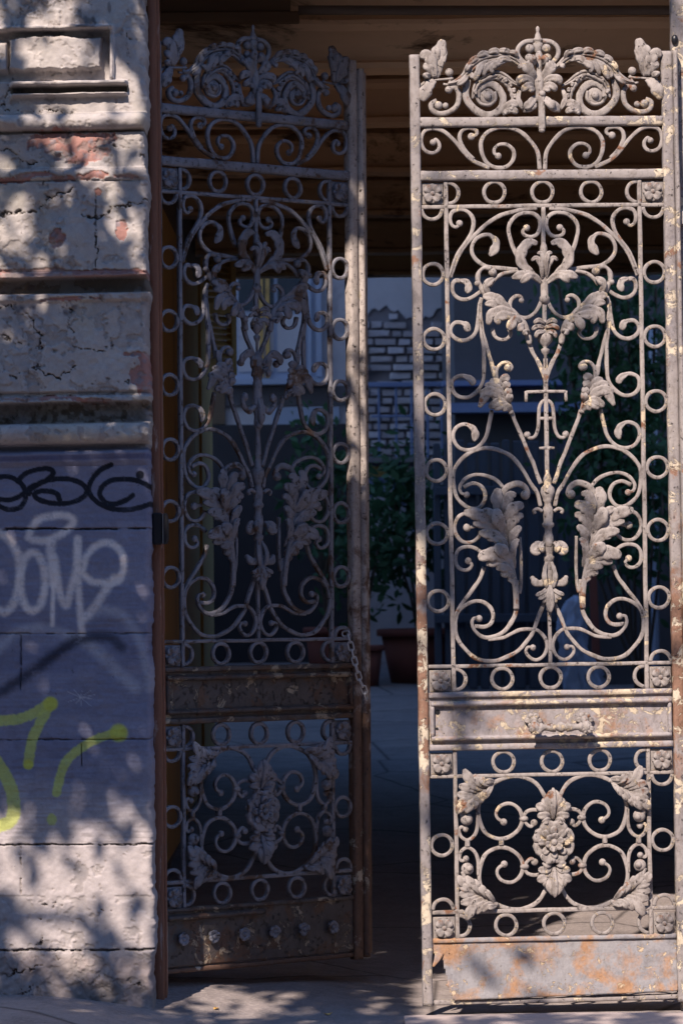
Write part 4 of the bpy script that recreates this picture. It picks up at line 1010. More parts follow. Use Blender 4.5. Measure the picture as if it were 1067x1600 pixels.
for pts, w in [([(545, 186), (520, 180), (490, 178), (455, 190)], 10), ([(530, 195), (470, 190), (430, 150)], 12), ([(510, 215), (430, 190), (395, 132)], 14), ([(480, 235), (390, 210), (350, 150), (325, 95)], 16),
               ([(440, 250), (370, 230), (288, 212)], 15), ([(420, 260), (360, 280), (275, 268)], 15), ([(400, 280), (350, 310), (280, 330)], 14), ([(380, 300), (310, 350), (275, 405)], 14),
               ([(530, 200), (480, 270), (455, 300)], 10), ([(500, 230), (440, 300), (425, 335)], 13), ([(470, 260), (400, 320), (390, 375)], 15), ([(440, 280), (370, 340), (330, 400)], 14)]:
    petal(mb, cp('J', pts), w, 0.0075, 0.014, -0.008, 0.45, 0.4)
p = smooth_path(cp('J', [(548, 186), (480, 225), (400, 290), (335, 360), (310, 430)]), 0.006); sweep(mb, p, 0.0072, 0.008, -0.010, 10, 2.2)
ball(mb, *cp('J', [(345, 445)])[0], 0.020, -0.010, 0.014); ball(mb, *cp('J', [(358, 450)])[0], 0.011, -0.020, 0.010); ball(mb, *cp('J', [(340, 518)])[0], 0.009, -0.004, 0.008)
put('corner_acanthus', mb, vmirror=MID)

mb = MB()
cxr, czr = 0.0, MID + 0.002
def fl(n_, r0, r1, w, y0, ph, hd, lf, sq=1.0):
    for k in range(n_):
        a = k * 2 * math.pi / n_ + ph; e = np.array([math.cos(a) * sq, math.sin(a)])
        petal(mb, [tuple(np.array([cxr, czr]) + e * q) for q in (r0, (r0 + r1) * 0.52, r1)], w, hd, lf, y0, 0.4, 0.85, 0.66, 0.006)
fl(8, 0.012, 0.070, 25, -0.006, math.pi / 8, 0.011, 0.007, 0.94)
fl(8, 0.010, 0.050, 12, -0.015, 0.0, 0.009, 0.006)
fl(6, 0.004, 0.030, 12, -0.022, 0.3, 0.008, 0.006)
ball(mb, cxr, czr, 0.011, -0.033, 0.009)
for k in range(8):
    a = k * math.pi / 4 + math.pi / 8
    for s_ in (-1, 1): ball(mb, cxr + 0.058 * math.cos(a + 0.17 * s_), czr + 0.060 * math.sin(a + 0.17 * s_), 0.0095, -0.014, 0.008)
put('rosette', mb, mirror=False)
mb = MB()
for s_ in (1, -1):
    for pts, w in [([(4 * s_, 1272), (7 * s_, 1252), (2 * s_, 1234)], 15), ([(6 * s_, 1274), (15 * s_, 1262), (27 * s_, 1257)], 15), ([(4 * s_, 1278), (12 * s_, 1273), (25 * s_, 1274)], 13), ([(3 * s_, 1266), (11 * s_, 1255), (15 * s_, 1246)], 13), ([(3 * s_, 1282), (10 * s_, 1281), (18 * s_, 1285)], 11)]:
        petal(mb, [(a * PX, zv(b)) for a, b in pts], w, 0.010, 0.013, -0.008, 0.5, 0.85)
petal(mb, [(0, zv(1280)), (0, zv(1255)), (0, zv(1230))], 10, 0.010, 0.016, -0.010, 0.5, 0.3)
put('palmette', mb, mirror=False, vmirror=MID)

# --- middle panel and bottom sheet
def frame_panel(which, mat):
    mb = MB()
    mb.box((-0.383, -0.006, zv(1169)), (0.381, 0.012, zv(1079.5)), 0.002)
    put('panel', mb, mat, which, False)
    for V in (1097, 1150.5):
        bar([U(-188, V), U(0, V), U(188, V)], 8.5, 0.014, 'panel_bead', mat, which, y0=-0.011, pw=2.2)
    for s_ in (-1, 1):
        bar([U(186 * s_, 1100), U(186 * s_, 1148)], 7, 0.012, 'panel_bead', mat, which, y0=-0.009, pw=2.2)
    bar([U(-191, 1083), U(0, 1083), U(190, 1083)], 9, 0.015, 'rail', mat, which, y0=-0.002)
    bar([U(-191, 1165), U(0, 1165), U(190, 1165)], 10, 0.015, 'rail', mat, which, y0=-0.002)
frame_panel('R', 'panel'); frame_panel('L', 'panel')
for x, y, r in ((682.5, 1113, 4.2), (681.5, 1139, 2.2)):
    mb = MB(); u_, z_ = UV(x, y); a = np.linspace(0, 2 * math.pi, 16, endpoint=False)
    v = [(u_ + r * PX * math.cos(k), -0.0068, z_ + r * PX * math.sin(k)) for k in a] + [(u_ + r * PX * math.cos(k), 0.002, z_ + r * PX * math.sin(k)) for k in a]
    mb.add(v, [tuple(range(15, -1, -1))] + [(k, (k + 1) % 16, 16 + (k + 1) % 16, 16 + k) for k in range(16)], False)
    put('lock_hole', mb, 'black', 'R', False)
# handle: turned bar on two leafy brackets
mb = MB()
hz = zv(1135); hx0, hx1 = UV(828, 1135)[0], UV(916, 1135)[0]
prof = [(0, 9), (4, 9.5), (5, 6), (9, 6.5), (12, 9), (14, 9.5), (17, 6), (22, 6), (28, 8.2), (35, 9.2), (36, 6), (40, 8), (44, 10.8), (48, 8), (52, 6), (53, 9.2), (60, 8.2), (66, 6), (71, 6), (74, 9.5), (76, 9), (79, 6.5), (83, 6), (84, 9.5), (88, 9)]
V_ = [(hx0 + a * PX, 0, 0) for a, r in prof]
tube(mb, [(hx0 + a * PX, -0.070, hz) for a, r in prof], [r * PX * 0.85 for a, r in prof], 14)
put('handle', mb, 'iron', 'R', False)
for x in (hx0 + 4 * PX, hx1 - 4 * PX):
    mb = MB()
    for k, (y, z, r) in enumerate(((-0.004, 0.024, 0.017), (-0.024, 0.020, 0.013), (-0.046, 0.010, 0.012), (-0.070, 0.000, 0.0175))): ball(mb, x, hz + z, r, y, 0.016, r * 1.1)
    for k in range(6):
        a = k * math.pi / 3; petal(mb, [(x, hz + 0.02), (x + 0.014 * math.cos(a), hz + 0.02 + 0.014 * math.sin(a)), (x + 0.028 * math.cos(a), hz + 0.02 + 0.026 * math.sin(a))], 9, 0.007, 0.006, -0.010, 0.5, 0.3)
    for k in range(5):
        a = -math.pi / 2 + (k - 2) * 0.6; petal(mb, [(x, hz), (x + 0.012 * math.cos(a), hz + 0.012 * math.sin(a)), (x + 0.024 * math.cos(a), hz + 0.022 * math.sin(a))], 8, 0.007, 0.006, -0.066, 0.5, 0.3)
    put('handle_bracket', mb, 'iron', 'R', False)

def sheet_mesh(name, outline_fn, mat, which, seed):
    """thin sheet as a fine grid with dents; cells outside the outline are cut away"""
    nx, nz = 150, 38
    X, Z = np.meshgrid(np.linspace(-0.385, 0.383, nx), np.linspace(zv(1556), zv(1462), nz))
    keep, X, Z, bend = outline_fn(X, Z)
    Y = -0.004 + 0.004 * fbm(X * 6, Z * 9, seed) + 0.0015 * fbm(X * 40, Z * 40, seed + 3) + bend
    th = 0.004
    v = np.concatenate([np.stack([X, Y, Z], -1).reshape(-1, 3), np.stack([X, Y + th, Z], -1).reshape(-1, 3)])
    o = nx * nz; f = []
    cell = keep[:-1, :-1] & keep[1:, :-1] & keep[:-1, 1:] & keep[1:, 1:]
    for j in range(nz - 1):
        for i in range(nx - 1):
            if not cell[j, i]: continue
            a, b, c, d = j * nx + i, j * nx + i + 1, (j + 1) * nx + i + 1, (j + 1) * nx + i
            f += [(a, b, c, d), (o + d, o + c, o + b, o + a)]
            for (p_, q_, jj, ii) in ((a, b, j - 1, i), (b, c, j, i + 1), (c, d, j + 1, i), (d, a, j, i - 1)):
                if jj < 0 or ii < 0 or jj >= nz - 1 or ii >= nx - 1 or not cell[jj, ii]: f.append((q_, p_, o + p_, o + q_))
    mb = MB(); mb.add(v, f); put(name, mb, mat, which, False)
def torn(X, Z):
    t = np.clip((X + 0.385) / 0.768, 0, 1)
    zb = zv(1559) + 0.014 * t + 0.0025 * fbm(X * 9, X * 0, 5)               # lower edge rises to the right
    k = (Z - Z.min()) / (Z.max() - Z.min()); Z2 = zb + (Z.max() - zb) * k
    cut = (X < -0.352 + 0.10 * np.clip(zv(1492) - Z2, 0, 0.13) + 0.35 * np.clip(zv(1535) - Z2, 0, 1) + 0.008 * fbm(Z2 * 30, X * 0, 9)) & (Z2 < zv(1486))
    bend = -0.030 * np.clip(-0.30 - X, 0, 0.1) / 0.1 * np.clip((zv(1490) - Z2) / 0.12, 0, 1) - 0.012 * (1 - k) ** 2
    return ~cut, X, Z2, bend
def whole(X, Z):
    return np.ones(X.shape, bool), X, Z, 0.0
sheet_mesh('bottom_sheet', torn, 'sheet', 'R', 21)
sheet_mesh('bottom_sheet', whole, 'panel', 'L', 33)
mb = MB()                                                           # curled flap of the torn corner
p = smooth_path([UV(*(lambda a, b: (650 + a / 2.56, 1440 + b / 2.56))(a, b)) for a, b in ((92, 122), (80, 150), (62, 178))], 0.006)
sweep(mb, p, np.linspace(0.016, 0.003, len(p)), 0.0016, np.linspace(-0.006, -0.035, len(p)), 8, 2.5); put('curled_flap', mb, 'sheet', 'R', False)
bar([U(-192, 1562.5), U(0, 1562.5), U(192, 1561)], 8, 0.014, 'bottom_rail', 'stile', 'B', y0=0.006)
bar([U(-190, 1466), U(0, 1466), U(190, 1466)], 7, 0.010, 'rail', 'sheet', 'B', y0=-0.002)
bar([U(-188, 1478), U(-90, 1478), U(5, 1478)], 9, 0.012, 'panel_bead', 'panel', 'L', y0=-0.010, pw=2.2)
for k in range(6):
    mb = MB(); x, z = (-158 + 60.5 * k) * PX, zv(1512)
    for j in range(6):
        a = j * math.pi / 3 + 0.3; e = (math.cos(a), math.sin(a)); petal(mb, [(x + e[0] * 0.004, z + e[1] * 0.004), (x + e[0] * 0.012, z + e[1] * 0.012), (x + e[0] * 0.022, z + e[1] * 0.022)], 9.5, 0.006, 0.004, -0.012, 0.5, 0.4)
    ball(mb, x, z, 0.0075, -0.018, 0.007)
    put('flower_bolt', mb, 'iron', 'L', False)

# --- crest
scroll(cp('A', [(500, 548), (515, 485), (585, 440), (660, 470), (702, 540), (692, 620), (632, 668), (570, 675), (500, 640), (440, 580), (420, 500), (432, 410)]), 11.5, name='crest_volute', d=0.011)
mb = MB(); q = cp('A', [(585, 535)])[0]
ball(mb, q[0], q[1], 0.026, -0.002, 0.008); ball(mb, q[0], q[1], 0.0125, -0.010, 0.010)
p = smooth_path(cp('A', [(500, 540), (535, 590), (600, 600), (645, 560), (640, 500)]), 0.005); sweep(mb, p, 0.0055, 0.009, -0.002, 10, 2.2)
put('volute_eye', mb)
mb = MB()        # arching acanthus over the volute: flowing strands with lobes along the outer edge
def strand(pts, offs, hw, y0, pw=2.0, gr=0.0, wave=0.0):
    p = smooth_path(pts, 0.005); n = len(p); tt = np.linspace(0, 1, n)
    T = np.gradient(p, axis=0); T /= np.linalg.norm(T, axis=1)[:, None]; N = np.stack([-T[:, 1], T[:, 0]], 1)
    p2 = p + N * (offs * np.sin(np.clip(tt, 0.02, 0.98) * math.pi) ** 0.6)[:, None]
    sweep(mb, p2, hw * (0.35 + 0.65 * np.sin(tt * math.pi) ** 0.5) * (1 + wave * np.sin(tt * 60)), 0.009, y0 - 0.006 * np.sin(tt * math.pi), 12, pw, groove=gr)
ARCH = cp('A', [(285, 440), (350, 425), (415, 380), (450, 320), (520, 265), (610, 235), (700, 228), (780, 250), (840, 295), (890, 330)])
for o_, w_, y_ in ((0.011, 0.0062, -0.004), (0.0, 0.0058, -0.009), (-0.011, 0.0062, -0.004)): strand(ARCH, o_, w_, y_)
for pts, w in [([(500, 300), (445, 300), (415, 350)], 9), ([(560, 265), (495, 250), (440, 290)], 9.5), ([(630, 245), (560, 215), (500, 240)], 9.5), ([(700, 232), (640, 195), (585, 212)], 9.5), ([(770, 245), (730, 200), (660, 196)], 9), ([(810, 265), (790, 215), (740, 205)], 8),
               ([(620, 262), (540, 300), (505, 365), (480, 420)], 11), ([(690, 255), (600, 300), (560, 345), (550, 385)], 11), ([(740, 262), (660, 290), (610, 330), (625, 365)], 11), ([(780, 270), (700, 255), (665, 285), (672, 315)], 10),
               ([(440, 370), (400, 420), (350, 455)], 9), ([(450, 350), (470, 390), (495, 400)], 9), ([(845, 280), (835, 310), (812, 328)], 8)]:
    petal(mb, cp('A', pts), w, 0.009, 0.012, -0.007, 0.45, 0.6, 0.55)
put('crest_acanthus', mb)
mb = MB()        # inner frilled leaf
FR = cp('A', [(470, 555), (500, 450), (560, 400), (640, 365), (710, 385), (775, 430), (835, 462)])
strand(FR, 0.006, 0.0055, -0.003); strand(FR, -0.006, 0.0055, -0.006, wave=0.18)
FR2 = cp('A', [(560, 420), (650, 400), (720, 440), (765, 510), (770, 590), (720, 650)])
strand(FR2, 0.0, 0.0065, -0.002, wave=0.22)
for a, b, a2, b2 in ((660, 410, 690, 390), (700, 430, 735, 415), (735, 465, 772, 452), (755, 500, 800, 498), (765, 540, 808, 545), (760, 580, 800, 592), (735, 620, 780, 640), (700, 650, 735, 672), (510, 500, 480, 520), (540, 440, 515, 435)):
    petal(mb, cp('A', [(a, b), ((a + a2) / 2, (b + b2) / 2 - 6), (a2, b2)]), 8, 0.008, 0.007, -0.006, 0.55, 0.4)
for pts, w in [([(690, 660), (750, 600), (830, 600)], 13), ([(700, 672), (760, 640), (815, 662)], 11), ([(850, 645), (900, 620), (950, 590)], 17), ([(832, 480), (815, 560), (850, 640)], 9)]:
    petal(mb, cp('A', pts), w, 0.010, 0.009, -0.006, 0.5, 0.6)
put('crest_frill', mb)
mb = MB()        # small C scroll at the end
p = smooth_path(cp('A', [(295, 475), (340, 465), (368, 520), (355, 600), (300, 648), (230, 665), (170, 640), (158, 590), (200, 568)]), 0.005); sweep(mb, p, 0.0085, 0.010, -0.002, 12, 2.4, groove=0.2)
for a, b, r in ((212, 603, 0.0135), (266, 605, 0.010), (290, 485, 0.012)): ball(mb, *cp('A', [(a, b)])[0], r, -0.006, r)
put('crest_scroll', mb)
mb = MB()        # lily on the corner of the leaf
for pts, w in [([(190, 395), (200, 300), (215, 220), (245, 108)], 20), ([(185, 390), (160, 280), (120, 225), (70, 238)], 17), ([(170, 380), (140, 320), (95, 300)], 14), ([(150, 390), (120, 380), (105, 400)], 10), ([(185, 410), (130, 470), (85, 570)], 18), ([(215, 380), (230, 300), (270, 190)], 9), ([(180, 300), (190, 230), (185, 160)], 14)]:
    petal(mb, cp('A', pts), w * 1.08, 0.010, 0.010, -0.004, 0.5, 0.3)
p = smooth_path(cp('A', [(105, 412), (210, 408), (325, 398)]), 0.006); sweep(mb, p, 0.0038, 0.004, -0.004, 8)
ball(mb, *cp('A', [(295, 352)])[0], 0.0135, -0.003, 0.013)
p = smooth_path(cp('A', [(250, 440), (290, 440), (310, 380)]), 0.006); sweep(mb, p, 0.004, 0.004, -0.002, 8)
p = smooth_path(cp('A', [(160, 390), (90, 440), (40, 470)]), 0.006); sweep(mb, p, 0.005, 0.005, 0, 8)
put('corner_lily', mb)
mb = MB()        # centre of the crest: finial, crown of loops, calyx, tongue
lathe(mb, [(0.002, zv(41)), (0.006, zv(44)), (0.006, zv(47)), (0.004, zv(50)), (0.008, zv(54)), (0.010, zv(59)), (0.018, zv(62)), (0.017, zv(64)), (0.010, zv(66)), (0.017, zv(68)), (0.012, zv(74)), (0.012, zv(80)), (0.006, zv(84))], -0.008, -0.004, 0.8)
for s_ in (1, -1):
    def mq(k, pts):
        q = np.array(cp(k, pts)); c0 = -0.008; q[:, 0] = c0 + (q[:, 0] - c0) * s_; return q
    p = smooth_path(mq('A', [(930, 118), (870, 125), (822, 165), (815, 220), (850, 270), (895, 300)]), 0.005); sweep(mb, p, 0.0078, 0.010, -0.003, 12, 2.3, groove=0.2)
    b_ = mq('A', [(905, 175)])[0]; ball(mb, b_[0], b_[1], 0.0145, -0.006, 0.013)
    b_ = mq('A', [(900, 247)])[0]; ball(mb, b_[0], b_[1], 0.0135, -0.008, 0.012)
    for pts, w in [([(940, 420), (900, 350), (850, 290)], 16), ([(930, 430), (890, 330), (905, 270)], 13), ([(950, 300), (925, 270), (930, 230)], 11), ([(940, 440), (880, 405), (825, 420), (815, 455)], 12), ([(940, 460), (890, 460), (840, 500)], 11), ([(945, 480), (915, 490), (885, 495)], 9), ([(950, 540), (900, 600), (860, 630)], 13)]:
        petal(mb, mq('A', pts), w * 1.08, 0.010, 0.014, -0.008, 0.55, 0.35)
lathe(mb, [(0.006, zv(80)), (0.012, zv(86)), (0.011, zv(100)), (0.008, zv(110)), (0.013, zv(118)), (0.017, zv(128)), (0.014, zv(140)), (0.016, zv(152)), (0.012, zv(160))], -0.006, -0.008, 0.9, 16, 5, 0.08)
ball(mb, 0.001, zv(148), 0.011, -0.024, 0.012)
put('crest_centre', mb, mirror=False)
mb = MB(); mb.box((-0.0115, -0.030, zv(204)), (0.0085, -0.016, zv(150)), 0.003); ball(mb, -0.002, zv(205), 0.010, -0.023, 0.008, 0.008)
put('crest_tongue', mb, mirror=False)

# ------------------------------------------------------------------ the two leaves
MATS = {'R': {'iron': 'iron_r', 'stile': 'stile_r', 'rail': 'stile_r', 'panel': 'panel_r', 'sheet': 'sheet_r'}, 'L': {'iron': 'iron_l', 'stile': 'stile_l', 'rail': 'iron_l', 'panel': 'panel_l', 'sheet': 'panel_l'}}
def make_leaf(side, loc, yaw, tilt, label):
    root = empty('gate_leaf', loc, (0, -tilt, yaw))
    root.rotation_mode = 'XYZ'
    root.matrix_world = Matrix.Translation(loc) @ Matrix.Rotation(yaw, 4, 'Z') @ Matrix.Rotation(tilt, 4, 'Y')
    tag(root, label, 'gate leaf', 'leaves of the iron gate')
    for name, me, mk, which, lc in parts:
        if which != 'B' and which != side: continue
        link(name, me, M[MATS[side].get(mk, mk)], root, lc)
    return root
# the leaf's axis foot seen at photo point (axis, 1568); it hangs a little askew on its post
foot = W(axis_x(1568), 1568, 0.0)
leaf_r = make_leaf('R', foot, math.atan(0.05 / 0.83), -0.007, 'tall sunlit wrought-iron gate leaf with pale flaking paint, handle and monogram')
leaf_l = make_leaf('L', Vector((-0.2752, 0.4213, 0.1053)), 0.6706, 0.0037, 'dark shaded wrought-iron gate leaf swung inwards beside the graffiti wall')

# ------------------------------------------------------------------ door frame, lock box, post, chain
jamb = empty('door_jamb', W(246, 1590, 0.06)); tag(jamb, 'narrow reddish-brown peeling upright frame between the wall and the left leaf', 'door jamb')
def strip(name, top, bot, y0, y1, mat, parent):
    (xa, xb, ya), (xc, xd, yd) = top, bot
    yc = (y0 + y1) / 2; o = parent.location
    A, B, C_, Dd = W(xa, ya, y0), W(xb, ya, y0), W(xc, yd, y0), W(xd, yd, y0)
    ns = 90; tt = np.linspace(0, 1, ns); mb = MB(); V_ = []
    nz_ = 0.0022 * fbm(tt * 60, tt * 0, 140); nz2 = 0.0022 * fbm(tt * 60, tt * 0 + 9, 141)
    for i, q in enumerate(tt):
        x0 = C_.x + (A.x - C_.x) * q + nz_[i]; x1 = Dd.x + (B.x - Dd.x) * q + nz2[i]; z = C_.z + (A.z - C_.z) * q
        w_ = x1 - x0; b_ = min(0.004, w_ * 0.2)
        for (x, y) in ((x0, y1), (x0, y0 + b_), (x0 + b_, y0), (x1 - b_, y0), (x1, y0 + b_), (x1, y1)): V_.append((x - o.x, y - o.y, z - o.z))
    f = [(i * 6 + k, i * 6 + k + 1, (i + 1) * 6 + k + 1, (i + 1) * 6 + k) for i in range(ns - 1) for k in range(5)]
    f.append(tuple((ns - 1) * 6 + k for k in range(6)))
    mb.add(V_, f, True); return link(name, mb.mesh(name), mat, parent)
strip('frame_face', (231, 244, -30), (241, 258, 1600), 0.055, 0.14, M['frame'], jamb)
strip('frame_stop', (243, 248, -30), (257, 262, 1600), 0.085, 0.15, M['frame'], jamb)
p0 = W(250, 825, 0.0)
box = empty('lock_box', p0); tag(box, 'small black plastic box with a pale edge fixed to the brown frame', 'lock box')
mb = MB(); a, b = W(238, 801, 0.0), W(254, 851, 0.0); o = p0
mb.box((a.x - o.x, 0.0, b.z - o.z), (b.x - o.x, 0.055, a.z - o.z), 0.005); link('housing', mb.mesh('housing'), M['black'], box)
mb = MB(); a, b = W(254.3, 801, 0.0), W(255.3, 851, 0.0); mb.box((a.x - o.x, -0.001, b.z - o.z + 0.003), (b.x - o.x, 0.055, a.z - o.z - 0.003), 0.0008); link('trim', mb.mesh('trim'), M['chain'], box)
mb = MB(); n_ = 14; tt = np.linspace(-1, 1, n_); a, b = W(255.8, 802, 0.0), W(263.5, 850, 0.0)
V_ = []
for q in tt:
    z = (a.z + b.z) / 2 + q * (a.z - b.z) / 2 - o.z; x1 = b.x - 0.005 * abs(q) ** 4 - o.x
    V_ += [(a.x - o.x, 0.003, z), (x1 - 0.004, 0.003, z), (x1, 0.008, z), (x1, 0.05, z), (a.x - o.x, 0.05, z)]
f = [(i * 5 + k, i * 5 + (k + 1) % 5, (i + 1) * 5 + (k + 1) % 5, (i + 1) * 5 + k) for i in range(n_ - 1) for k in range(5)] + [tuple(range(5))[::-1], tuple((n_ - 1) * 5 + k for k in range(5))]
mb.add(V_, f, False); link('cover', mb.mesh('cover'), M['black'], box)

post = empty('hinge_post', W(1066, 1590, 0.10)); tag(post, 'slim painted steel post standing at the hinge side of the sunlit leaf', 'post')
strip('pole', (1047, 1072, -40), (1064, 1092, 1600), 0.045, 0.09, M['stile_r'], post)
mb = MB(); q = W(1053.5, 62, 0.04); o = post.location; ball(mb, q.x - o.x, q.z - o.z, 0.011, q.y - o.y, 0.008, 0.016); link('bolt', mb.mesh('bolt'), M['black'], post)
for py in (330, 1050, 1420):
    mb = MB(); a = W(1047 + py * 0.011, py, 0.03); b = W(1066 + py * 0.011, py + 22, 0.03); mb.box((a.x - o.x, a.y - o.y - 0.01, b.z - o.z), (b.x - o.x, a.y - o.y + 0.014, a.z - o.z), 0.004); link('hinge', mb.mesh('hinge'), M['stile_r'], post)

chain = empty('chain', W(545, 993, 0.52)); tag(chain, 'short steel chain hanging from the free edge of the dark leaf', 'chain')
cpath = smooth_path([W(a, b, yv) for a, b, yv in ((536, 993, .58), (542, 990, .57), (546, 1000, .56), (550, 1018, .56), (556, 1040, .56), (562, 1062, .57), (569, 1078, .58), (573, 1093, .60))], 0.002)
seg = np.concatenate([[0], np.cumsum(np.linalg.norm(np.diff(cpath, axis=0), axis=1))])
pitch = 0.0255; k = 0
aa = np.linspace(0, 2 * math.pi, 20, endpoint=False)
while (k + 1) * pitch < seg[-1] + pitch * 0.2:
    s0 = (k + 0.5) * pitch
    c_ = np.array([np.interp(s0, seg, cpath[:, i]) for i in range(3)]); e_ = np.array([np.interp(min(s0 + 0.01, seg[-1]), seg, cpath[:, i]) for i in range(3)]); g_ = np.array([np.interp(max(s0 - 0.01, 0), seg, cpath[:, i]) for i in range(3)])
    t_ = e_ - g_; t_ /= np.linalg.norm(t_); up = np.array([0, 1.0, 0]); sd = np.cross(t_, up); sd /= np.linalg.norm(sd); nn = np.cross(sd, t_)
    rot = (0.25 if k % 2 == 0 else 1.35) + rnd.uniform(-.2, .2); q_ = sd * math.cos(rot) + nn * math.sin(rot)
    L_, w_ = 0.0125, 0.0085
    pts = [c_ + t_ * (L_ * np.sign(math.cos(a_)) * 0.55 + w_ * math.cos(a_)) + q_ * w_ * math.sin(a_) for a_ in aa]
    mb = MB(); tube(mb, np.array(pts) - np.array(chain.location), 0.0029, 7, True); link('chain_link', mb.mesh('chain_link'), M['chain'], chain); k += 1

# ------------------------------------------------------------------ leaves and small things of the courtyard
def leaf_cloud(n, fn, size, seed, cols=1):
    """many small bent leaves; fn(r) gives a centre"""
    r = np.random.default_rng(seed); C_ = fn(r, n); n = len(C_)
    s = size * r.uniform(0.65, 1.3, n)
    d1 = r.normal(0, 1, (n, 3)); d1[:, 2] -= 0.4; d1 /= np.linalg.norm(d1, axis=1)[:, None]
    d2 = np.cross(d1, r.normal(0, 1, (n, 3))); d2 /= np.maximum(np.linalg.norm(d2, axis=1), 1e-6)[:, None]
    d3 = np.cross(d1, d2)
    S = s[:, None]
    V_ = np.stack([C_ - d1 * S, C_ - d1 * S * 0.2 + d2 * S * 0.42 + d3 * S * 0.1, C_ + d1 * S * 0.5 + d2 * S * 0.3 + d3 * S * 0.08, C_ + d1 * S, C_ + d1 * S * 0.5 - d2 * S * 0.3 + d3 * S * 0.08, C_ - d1 * S * 0.2 - d2 * S * 0.42 + d3 * S * 0.1], 1).reshape(-1, 3)
    i = np.arange(n)[:, None] * 6
    F = np.concatenate([i + np.array([[0, 1, 2, 3]]), i + np.array([[0, 3, 4, 5]])], 0)
    me = bpy.data.meshes.new('leaves')
    me.vertices.add(len(V_)); me.vertices.foreach_set('co', V_.reshape(-1))
    me.loops.add(F.size); me.loops.foreach_set('vertex_index', F.reshape(-1).astype(np.int32))
    me.polygons.add(len(F)); me.polygons.foreach_set('loop_start', np.arange(0, F.size, 4, dtype=np.int32)); me.polygons.foreach_set('loop_total', np.full(len(F), 4, np.int32))
    me.update(calc_edges=True); return me

def pot(px, py_rim, py_base, wpx, y, label):
    a, b = W(px, py_rim, y), W(px, py_base, y); gzv = float(gz(a.x, y)); h = a.z - gzv; r = wpx / 2 / (FPX / (D + y))
    e_ = empty('plant_pot', (a.x, y, gzv)); tag(e_, label, 'plant pot', 'terracotta pots in the courtyard')
    mb = MB(); lathe(mb, [(r * 0.80, h * 0.86), (r * 0.88, h * 0.86), (r * 0.66, 0.0)][0:3], 0, 0, 1, 28)
    link('body', mb.mesh('body'), M['terra'], e_)
    mb = MB(); lathe(mb, [(r * 0.86, h * 0.96), (r * 0.93, h), (r, h * 0.985), (r, h * 0.87), (r * 0.90, h * 0.855)], 0, 0, 1, 28); link('rim', mb.mesh('rim'), M['terra'], e_)
    return e_, Vector((a.x, y, a.z)), r
def shrub(name, base, r, h, n, size, seed, label, cat='plant', mat='leaf_y', thin=1.0):
    e_ = empty(name, base); tag(e_, label, cat)
    mb = MB(); q = random.Random(seed)
    tips = []
    for k in range(7):
        tp = (q.uniform(-r, r) * 0.6, q.uniform(-r, r) * 0.5, h * q.uniform(0.55, 0.95)); tips.append(tp)
        tube(mb, smooth_path([(0, 0, 0), (tp[0] * 0.3, tp[1] * 0.3, tp[2] * 0.5), tp], 0.08), 0.010, 6)
    link('stem', mb.mesh('stem'), M['bark'], e_)
    def fn(rg, m):
        c_ = np.array(tips)[rg.integers(0, 7, m)]; return c_ + rg.normal(0, 1, (m, 3)) * np.array([r * 0.38, r * 0.38, h * 0.2]) * thin
    link('foliage', leaf_cloud(n, fn, size, seed), M[mat], e_); return e_
e1, top1, r1 = pot(652, 982, 1056, 128, 17.6, 'wide terracotta pot half hidden behind the sunlit leaf')
e2, top2, r2 = pot(570, 1008, 1058, 62, 17.2, 'small terracotta pot in the gap between the two leaves')
e3, top3, r3 = pot(510, 980, 1050, 74, 17.9, 'pinkish-rimmed terracotta pot seen through the dark leaf')
shrub('potted_shrub', top1 - Vector((0, 0, 0.05)), 0.45, 1.25, 900, 0.055, 3, 'leafy green shrub growing from the wide terracotta pot')
shrub('potted_shrub', top2 - Vector((0, 0, 0.05)), 0.30, 1.15, 420, 0.05, 4, 'thin green shrub growing from the small terracotta pot')
shrub('potted_shrub', top3 - Vector((0, 0, 0.05)), 0.34, 1.45, 420, 0.055, 5, 'tall dark shrub growing from the pinkish-rimmed pot')
vb = W(975, 1070, 15.2)
vine = empty('climbing_vine', (vb.x, 15.2, float(gz(vb.x, 15.2)))); tag(vine, 'dark green climber hanging over the right of the courtyard behind the sunlit leaf', 'vine')
mb = MB(); ends = []
for k in range(9):
    pts = [W(1000 + 8 * math.sin(k), 1075, 15.2), W(960 + 14 * k - 40, 850, 15.2 - 0.1 * k), W(900 + 17 * k, 640, 15.1), W(870 + 22 * k, 430 + 20 * (k % 3), 15.0)]
    pts = [Vector((p.x, p.y, p.z)) - Vector(vine.location) for p in pts]; q = smooth_path(pts, 0.1); tube(mb, q, 0.011, 6); ends.append(q)
link('stem', mb.mesh('stem'), M['bark'], vine)
def vf(rg, m):
    out = []
    for k in range(m):
        q = ends[rg.integers(0, 9)]; i = int(len(q) * (0.35 + 0.65 * rg.random())); out.append(q[min(i, len(q) - 1)] + rg.normal(0, 1, 3) * np.array([0.13, 0.14, 0.16]))
    return np.array(out)
link('foliage', leaf_cloud(2600, vf, 0.05, 9), M['leaf_y'], vine)
